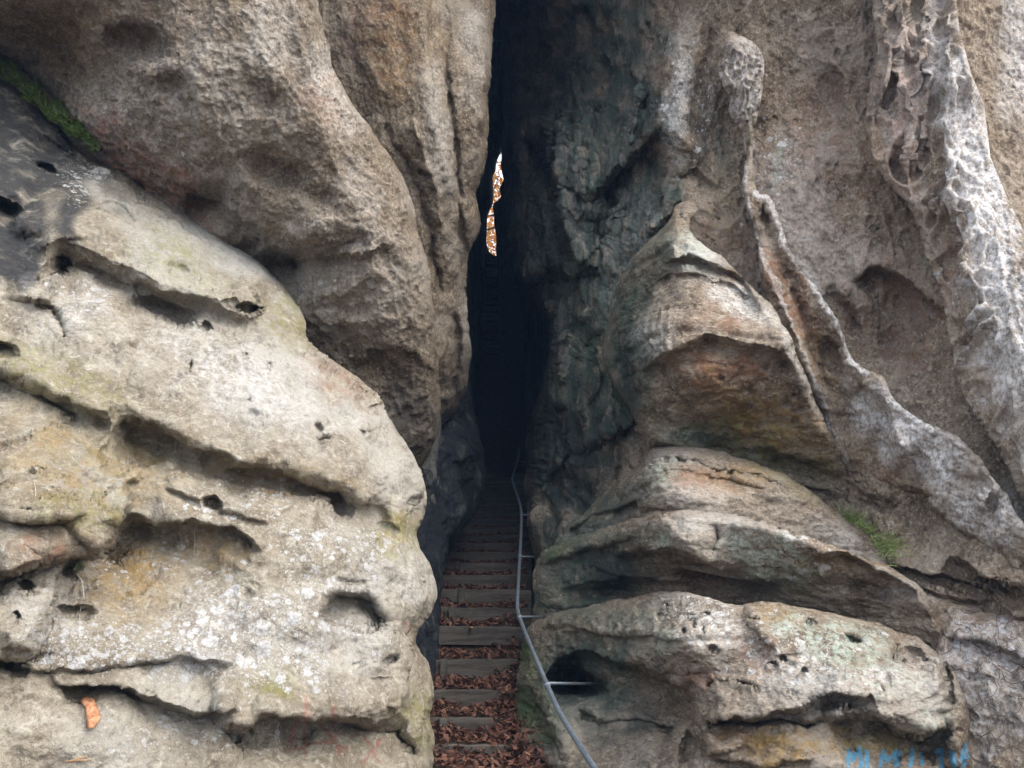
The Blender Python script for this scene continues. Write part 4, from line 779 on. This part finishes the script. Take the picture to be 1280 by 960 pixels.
for i, (py, Yd, hp) in enumerate(STEPS):
    z1 = step_z(i); h = hp*Yd/F*1.04+.06
    x0 = float(ray(515 if i < 6 else 540, py)[0])*Yd; x1 = float(ray([690, 640, 634, 641, 650, 655][i] if i < 6 else 664, py)[0])*Yd
    V, Qd, Tr = bar(x0-.15, x1, Yd-.055, Yd, z1-h, z1, i); tl = rng.normal(0, .012)
    V[:, 2] += (V[:, 0]+.3)*tl
    st_ = mesh_from('step', V-np.array([0, 6.6, 0]), Qd, M_wood, False, stair, Tr)
    if i in (0, 2, 4, 6, 7, 9, 11):
        px_ = {6: 566, 7: 578, 9: 574, 11: 580}.get(i, 556); xx = float(ray(px_, py)[0])*Yd
        V, Qd, Tr = bar(xx-.035, xx+.035, Yd-.13, Yd-.06, z1-h-.1, z1+.012, 50+i, 3)
        mesh_from('peg', V-np.array([0, 6.6, 0]), Qd, M_wood, False, st_, Tr)
    Yn = STEPS[i+1][1] if i+1 < len(STEPS) else Yd+.7
    gxs = np.linspace(x0-.2, x1+.1, 10); gys = np.linspace(Yd-.01, Yn-.05, 5); GXt, GYt = np.meshgrid(gxs, gys)
    zt = z1-.02+.02*perlin(GXt*3, GYt*3, GXt*0, 5)+(GYt-Yd)*.03
    I = np.arange(50).reshape(5, 10); q = np.stack([I[:-1, :-1], I[:-1, 1:], I[1:, 1:], I[1:, :-1]], -1).reshape(-1, 4)
    mesh_from('tread', np.stack([GXt, GYt-6.6, zt], -1).reshape(-1, 3), q, M_soil, True, stair)
# the far steep flight under the bright gap
fl = empty('steep_flight', (-.6, 21.8, 5.6), 'distant steep flight of narrow wooden steps under the bright gap', 'staircase')
for k in range(24):
    yy = 448-k*5.6; Yd = 22.6+k*.105
    xa, xb = (float(ray(p, yy)[0])*Yd for p in (604+k*.15, 624-k*.05)); z = EYE+float(ray(614, yy)[1])*Yd
    V, Qd, Tr = bar(xa, xb, Yd, Yd+.16, z-.07, z, 300+k, 4)
    mesh_from('step', V-np.array([-.6, 21.8, 5.6]), Qd, M_wood, False, fl, Tr)
for p0, p1 in ((603, 607), (625, 623)):
    a = at(p0, 450, 22.7); b = at(p1, 318, 25.1); v, q, t = tube([a, (a+b)/2, b], .035, 6)
    mesh_from('side_rail', v-np.array([-.6, 21.8, 5.6]), q, M_wood, True, fl, t)

# ---- handrail
sM = NT('galvanised_steel'); n_ = sM.noise(60, 5, .7); sM.put(sM.b.inputs['Base Color'], sM.mix(sM.ramp(sM.noise(9, 8, .75), .56, .68, 0, .8), sM.mix(sM.ramp(n_, .35, .65), (.09, .115, .145), (.19, .225, .26)), (.13, .075, .045)))
sM.b.inputs['Metallic'].default_value = .55; sM.put(sM.b.inputs['Roughness'], sM.ramp(n_, .3, .7, .42, .62))
RAIL = [(650, 560, 15.4), (647, 577, 14.3), (641, 594, 12.9), (640, 600, 12.6), (646, 618, 11.4), (651, 634, 10.5), (652, 647, 10.1), (650, 695, 8.95), (647, 745, 7.9), (646.5, 760, 7.6), (649, 771, 7.35), (658, 795, 6.95), (681, 850, 6.05), (700, 893, 5.45), (742, 959, 4.65), (790, 1030, 4.0)]
rp = smooth_line([tuple(at(*r)) for r in RAIL], .12) if False else None
pts = [np.array(at(*r)) for r in RAIL]; dense = []
for a, b in zip(pts[:-1], pts[1:]):
    for t in np.linspace(0, 1, 6, endpoint=False): dense.append(a+(b-a)*t)
dense.append(pts[-1]); dense = np.array(dense)
for _ in range(2): dense[1:-1] = (dense[:-2]+2*dense[1:-1]+dense[2:])/4
rail = empty('handrail', tuple(at(742, 959, 4.65)), 'bent grey metal handrail running beside the steps into the dark', 'handrail'); rl = np.array(rail.location)
v, q, t = tube(dense, .0185, 10); mesh_from('rail', v-rl, q, sM.m, True, rail, t)
for (xa, xb, yy, Ya, Yb) in ((647, 655, 578, 14.25, 14.6), (642, 654, 605, 12.2, 12.5), (652, 674, 644, 10.2, 10.6), (650, 667, 696, 8.93, 9.1), (649, 680, 771, 7.35, 7.9), (684, 752, 854, 6.0, 6.9)):
    a = at(xa, yy, Ya); b = at(xb, yy, Yb)
    if yy > 700: b = J.on(xb+3, yy, -.05)
    v, q, t = tube([a, (a+b)/2, b], .011, 8)
    mesh_from('bracket', v-rl, q, sM.m, True, rail, t)
    k_ = int(np.argmin(np.linalg.norm(dense-np.array(a), axis=1))); dv = dense[min(k_+1, len(dense)-1)]-dense[k_-1]; dv /= np.linalg.norm(dv)
    v, q, t = tube([dense[k_]-dv*.03, dense[k_], dense[k_]+dv*.03], .0245, 10); mesh_from('clamp', v-rl, q, sM.m, True, rail, t)

# ---- leaves
def leaf_mat(name, stops):
    s = NT(name); a = s.attr('tint'); r = s.n('ShaderNodeValToRGB'); s.put(r.inputs[0], a); e = r.color_ramp.elements
    while len(e) < len(stops): e.new(.5)
    for k, c in enumerate(stops): e[k].position = k/(len(stops)-1); e[k].color = (*c, 1)
    c = s.mix(s.math('MULTIPLY', s.ramp(s.noise(70, 4, .6), .4, .6), .4), r.outputs[0], (.05, .03, .02))
    s.put(s.b.inputs['Base Color'], c); s.b.inputs['Roughness'].default_value = .65; s.b.inputs['Specular IOR Level'].default_value = .3
    return s.m
M_leaf = leaf_mat('fallen_leaf', [(.045, .022, .016), (.09, .039, .026), (.14, .06, .04), (.18, .085, .055), (.25, .135, .085)])
LX = np.array([(0, 0), (.28, .16), (.62, .2), (1, 0), (.62, -.2), (.28, -.16)]) ; 
def leaves(P, size, tilt, seed, up=None):                # curled beech leaves: 6 rim vertices round a raised midrib
    r = np.random.default_rng(seed); n = len(P); V = np.zeros((n, 8, 3)); Tn = []
    L = r.uniform(.6, 1.5, n)*size
    yaw = r.uniform(0, 2*math.pi, n); pit = r.normal(0, tilt, n); rol = r.normal(0, tilt, n); cu = r.uniform(-.28, .4, n); fo = r.uniform(-.35, .35, n)
    base = np.vstack([LX, [(.33, 0), (.66, 0)]])
    for k in range(8):
        u, v = base[k]; x = (u-.5)*L; y = v*L*r.uniform(.8, 1.3, n); z = cu*L*((u-.5)**2*1.6)+np.abs(v)*fo*L*1.6
        y2 = y*np.cos(rol)-z*np.sin(rol); z2 = y*np.sin(rol)+z*np.cos(rol); x2 = x*np.cos(pit)+z2*np.sin(pit); z3 = -x*np.sin(pit)+z2*np.cos(pit)
        V[:, k, 0] = x2*np.cos(yaw)-y2*np.sin(yaw); V[:, k, 1] = x2*np.sin(yaw)+y2*np.cos(yaw); V[:, k, 2] = z3
    V += np.asarray(P)[:, None]
    tri = np.array([(0, 6, 1), (1, 6, 7), (1, 7, 2), (2, 7, 3), (0, 5, 6), (5, 7, 6), (5, 4, 7), (4, 3, 7)])
    T = (tri[None]+np.arange(n)[:, None, None]*8).reshape(-1, 3)
    return V.reshape(-1, 3), T, np.repeat(r.beta(2, 2.4, n), 8)
def tri_obj(name, V, T, tint, mat, org, parent=None):
    o = mesh_from(name, V-np.array(org), np.zeros((0, 4)), mat, False, parent, T)
    if parent is None: o.location = org
    a = o.data.attributes.new('tint', 'FLOAT', 'POINT'); a.data.foreach_set('value', tint.astype(np.float32)); return o
P = []
lr = np.random.default_rng(5)
for i, (py, Yd, hp) in enumerate(STEPS[:16]):
    z1 = step_z(i); Yn = STEPS[i+1][1]; zn = step_z(i+1)
    xa = float(ray(520 if i < 5 else 545, py)[0])*Yd; xb = float(ray([705, 660, 660, 650, 652, 650][i] if i < 6 else 660, py)[0])*Yd
    n = int([420, 520, 520, 620, 400, 340][i] if i < 6 else 300-i*7)
    for _ in range(n):
        u = lr.uniform(); x = xa+(xb-xa)*u; t = lr.uniform(0, 1)**.8; y = Yd+.0+(Yn-.06-Yd)*t
        heap = (.03+.13*t)*(.35+.65*abs(2*u-1)**1.2)*(1.5 if u > .7 else 1) if i < 6 else .03+.10*t*abs(2*u-1)
        if i == 3 and u < .55 and t < .3: heap *= .5
        P.append((x, y, z1+lr.uniform(.0, 1)*heap+.01))
for _ in range(2100):                                    # the drift at the foot, spilling to the right
    x = lr.uniform(-1.0, .5); y = lr.uniform(5.2, 6.98); hh = .05+.34*np.exp(-((x-.16)/.22)**2)*sstep(5.2, 6.9, y)
    P.append((x, y, np.interp(y, pY, pZ)+.05+hh*lr.uniform(.4, 1)))
for i, x_ in ((1, .02), (2, .03), (3, .03), (0, .1)):    # small drifts over the right ends of the boards
    Yd = STEPS[i][1]; 
    for _ in range(150): P.append((x_+lr.normal(-.02, .10), Yd-.1+lr.normal(0, .10), step_z(i)+lr.uniform(-.2, .04)))
V, T, tn = leaves(np.array(P), .07, .5, 11)
o = tri_obj('leaf_litter', V, T, tn, M_leaf, (0, 7, .3), None); tag(o, 'drifts of brown fallen leaves lying on the steps', 'leaves', kind='stuff')
V, T, tn = leaves(np.array([at(589, 783.5, 9.14)]), .10, .25, 5); tn[:] = 1.0
tag(tri_obj('fallen_leaf', V, T, tn, leaf_mat('orange_leaf', [(.3, .16, .07), (.55, .30, .13)]), tuple(at(589, 784, 9.14))), 'single pale orange leaf lying below the widest board', 'leaf')

# ---- bark flake, needles and strands on the lower left rock
def strip(name, pts, wid, mat, label, cat, curl=.3):
    P = np.array(pts); n = len(P); V = []; Q = []
    for k in range(n):
        for j, u in enumerate((-1, -.5, 0, .5, 1)):
            w_ = wid*(1 if 0 < k < n-1 else .6)*(1+.18*math.sin(k*2.3+u)); V.append(P[k]+np.array([u*w_, -.012-curl*wid*(1-u*u), .004*math.sin(k*3+u*4)]))
    for k in range(n-1):
        for j in range(4): Q.append((k*5+j, k*5+j+1, (k+1)*5+j+1, (k+1)*5+j))
    m = n*5; V2 = [v+np.array([0, .006, 0]) for v in V]; Q2 = [tuple(i+m for i in q[::-1]) for q in Q]
    e = [(k*5, (k+1)*5) for k in range(n-1)]+[((k+1)*5+4, k*5+4) for k in range(n-1)]+[(j+1, j) for j in range(4)]+[((n-1)*5+j, (n-1)*5+j+1) for j in range(4)]
    Q3 = [(a, b, b+m, a+m) for a, b in e]; org = P.mean(0)
    o = mesh_from(name, np.array(V+V2)-org, np.array(Q+Q2+Q3), mat); o.location = org; return tag(o, label, cat)
M_bark = simple_mat('orange_bark', (.22, .09, .04), (.48, .24, .13), 26, .8, .5, .01, (.62, .42, .28))
strip('bark_flake', [np.array(A.on(x_, y_, .045)) for x_, y_ in ((108, 877), (110, 886), (112, 896), (114, 906), (111, 917))], .036, M_bark, 'curled orange flake of bark stuck to the rock at bottom left', 'bark', .35)
M_needle = simple_mat('dry_needle', (.30, .17, .08), (.45, .28, .14), 30)
parts = [tube([A.on(*p, .012) for p in l], .0028, 5) for l in ([(81, 954), (94, 949), (108, 944)], [(84, 953), (98, 949.5), (112, 949)])]
v, q, t = join(parts); org = np.array(A.on(95, 950)); o = mesh_from('pine_needles', v-org, q, M_needle, True, None, t); o.location = org
tag(o, 'pair of dry pine needles on the rock below the bark flake', 'needles')
M_root = simple_mat('pale_strand', (.28, .26, .22), (.45, .43, .38), 30)
for pl, lab in (([(103, 712), (102, 728), (104, 745), (101, 765), (99, 790)], 'pale hanging root strand under the mossy lip at left'), ([(243, 660), (243, 676), (242, 704)], 'short pale strand hanging in the ochre alcove'), ([(42, 610), (42, 626), (41, 650)], 'thin pale strand hanging from the left edge lobe')):
    ps = [np.array(A.on(*p, .03 if k < len(pl)-1 else .015)) for k, p in enumerate(pl)]; v, q, t = tube(ps, np.linspace(.005 if 'root' in lab else .0022, .002, len(ps)), 5)
    o = mesh_from('hanging_strand', v-ps[0], q, M_root, True, None, t); o.location = ps[0]; tag(o, lab, 'root')

# ---- moss and grass
M_moss = leaf_mat('moss_green', [(.02, .035, .008), (.045, .085, .012), (.085, .155, .02), (.14, .22, .04)])
M_grass = leaf_mat('grass_green', [(.16, .24, .06), (.25, .35, .09), (.36, .43, .15), (.5, .48, .26)])
def blades(P, D, ln, wd, seed):
    r = np.random.default_rng(seed); n = len(P); P = np.asarray(P, float); D = np.asarray(D, float)
    s_ = np.cross(D, r.normal(size=(n, 3))); s_ /= np.linalg.norm(s_, axis=1)[:, None]; l_ = ln*r.uniform(.5, 1.2, n)[:, None]; sag = np.array([0, 0, -1])*l_*r.uniform(.05, .35, n)[:, None]
    V = np.stack([P-s_*wd, P+s_*wd, P+D*l_*.55-s_*wd*.7+sag*.3, P+D*l_*.55+s_*wd*.7+sag*.3, P+D*l_+sag], 1)
    tri = np.array([(0, 1, 2), (1, 3, 2), (2, 3, 4)]); T = (tri[None]+np.arange(n)[:, None, None]*5).reshape(-1, 3)
    return V.reshape(-1, 3), T, np.repeat(r.beta(2, 2, n), 5)
mr = np.random.default_rng(15); P = []; D = []
for _ in range(5200):
    u = mr.uniform(); x_ = -30+154*u; yc = np.interp(x_, [-30, 0, 60, 125], [52, 78, 132, 186]); wd_ = np.interp(x_, [-30, 40, 80, 125], [14, 15, 15, 5])
    v_ = mr.uniform(-1, 1); py_ = yc+v_*wd_+3*math.sin(x_*.23); Y_ = 6.55-.12*(1-v_*v_)-.25*v_*.5+mr.normal(0, .015)
    P.append(at(x_, py_, Y_)); d = Vector((mr.normal(0, .5), -.55+mr.normal(0, .35), .5+mr.normal(0, .4))).normalized(); D.append(d)
V, T, tn = blades(P, D, .05, .006, 17); o = tri_obj('moss_bank', V, T, tn, M_moss, tuple(at(60, 130, 6.55))); tag(o, 'dark green moss growing in the seam between two rocks, upper left', 'moss', kind='stuff')
# the mound of soil that the moss grows on
mp = [np.array(at(x_, np.interp(x_, [-30, 0, 60, 125], [52, 78, 132, 186]), 6.62)) for x_ in np.linspace(-60, 128, 24)]
v, q, t = tube(mp, np.concatenate([np.linspace(.11, .10, 17), np.linspace(.09, .03, 7)]), 10); v = v+.02*perlin(v[:, 0]*9, v[:, 1]*9, v[:, 2]*9, 3)[:, None]
org = mp[12]; o = mesh_from('soil_mound', v-org, q, M_soil, True, None, t); o.location = org; tag(o, 'ridge of dark soil under the moss in the upper left seam', 'soil')
P = []; D = []
for _ in range(700):
    u = mr.uniform()**1.2; x_ = 1048+74*u+mr.normal(0, 6); y_ = 650+54*u+mr.normal(0, 6)-4; P.append(R.on(x_, y_, .03)); D.append(Vector((.55+mr.normal(0, .45), -.4+mr.normal(0, .3), .1+mr.normal(0, .4))).normalized())
V, T, tn = blades(P, D, .24, .0032, 19); tag(tri_obj('grass_tuft', V, T, tn, M_grass, tuple(R.on(1080, 670))), 'bright green grass tuft on the ledge at right', 'grass')
# ---- dry creeper stems on the lower right
M_stem = simple_mat('dry_stem', (.10, .075, .06), (.2, .15, .12), 30); parts = []
for k in range(80):
    x_, y_ = mr.uniform(1165, 1300), mr.uniform(735, 950); a = mr.uniform(-.3, 2.6); pl = []
    for _ in range(mr.integers(5, 14)):
        pl.append(np.array(R.on(x_, y_, .012+abs(mr.normal(0, .012))))); a += mr.normal(0, .55); x_ += 6*math.cos(a); y_ += 6*math.sin(a)
        if y_ > 1000 or x_ > 1330: break
    if len(pl) > 3: parts.append(tube(pl, np.linspace(mr.uniform(.002, .005), .001, len(pl)), 4, False))
v, q, t = join(parts); org = np.array(R.on(1230, 850)); o = mesh_from('creeper_stems', v-org, q, M_stem, True, None, t); o.location = org; tag(o, 'tangle of thin bare creeper stems on the rock at far right', 'creeper', kind='stuff')

# ---- autumn trees beyond the gap
M_trunk = simple_mat('tree_bark', (.06, .045, .035), (.13, .10, .08), 12); M_aut = leaf_mat('autumn_leaf', [(.35, .12, .02), (.5, .2, .04), (.6, .30, .07), (.62, .42, .16)])
_t = M_aut.node_tree; _tr = _t.nodes.new('ShaderNodeBsdfTranslucent'); _mx = _t.nodes.new('ShaderNodeMixShader'); _mx.inputs[0].default_value = .55; _b = _t.nodes['Principled BSDF']
_t.links.new(_b.inputs['Base Color'].links[0].from_socket, _tr.inputs[0]); _t.links.new(_b.outputs[0], _mx.inputs[1]); _t.links.new(_tr.outputs[0], _mx.inputs[2]); _t.links.new(_mx.outputs[0], _t.nodes['Material Output'].inputs[0])
for k, (x_, y_, h_, lab) in enumerate(((-1.5, 34, 12., 'orange autumn tree beyond the gap, nearest the steps'), (.9, 40, 10, 'tall autumn tree beyond the gap, behind on the right'), (-3.4, 44, 11, 'tall autumn tree beyond the gap, farthest back'))):
    zb = float(np.interp(y_, pY, pZ))-.1; tr = empty('autumn_tree', (x_, y_, zb), lab, 'tree'); r = np.random.default_rng(70+k)
    limbs = [tube([(0, 0, 0), (.1, 0, h_*.3), (-.05, .1, h_*.6), (.05, 0, h_*.95)], [.2, .16, .1, .03], 8)]; tips = []
    for j in range(16):
        z0 = h_*r.uniform(.35, .85); az = r.uniform(0, 6.28); L = h_*.32*r.uniform(.6, 1.1); e = np.array([math.cos(az)*L, math.sin(az)*L, z0+L*r.uniform(.2, .8)])
        limbs.append(tube([(0, 0, z0), e*.5+np.array([0, 0, z0*.5+.1]), e], [.06, .04, .012], 5)); tips += [e, e*.6+np.array([0, 0, z0*.4])]
    v, q, t = join(limbs); mesh_from('trunk', v, q, M_trunk, True, tr, t)
    tips = np.array(tips); C_ = tips[r.integers(0, len(tips), 1800)]+r.normal(0, .7, (1800, 3)); V, T, tn = leaves(C_, .28, .9, 80+k)
    tri_obj('crown', V, T, tn, M_aut, (0, 0, 0), tr)

# ---- thin bluish volume added to lift the cleft's blacks to navy
hm = bpy.data.materials.new('air'); hm.use_nodes = True; ht = hm.node_tree
ht.nodes.remove(ht.nodes['Principled BSDF']); hv = ht.nodes.new('ShaderNodeVolumePrincipled')
hv.inputs['Color'].default_value = (.32, .56, 1, 1); hv.inputs['Density'].default_value = .0013; hv.inputs['Anisotropy'].default_value = .0
ht.links.new(hv.outputs[0], ht.nodes['Material Output'].inputs['Volume'])
hx, hy, hz = (-76, 76), (-66, 96), (-2.2, 34)
hV = [(x, y, z) for z in hz for y in hy for x in hx]
hQ = [(0, 2, 3, 1), (4, 5, 7, 6), (0, 1, 5, 4), (2, 6, 7, 3), (0, 4, 6, 2), (1, 3, 7, 5)]
tag(mesh_from('added_haze', np.array(hV), np.array(hQ), hm, False), kind='stuff')
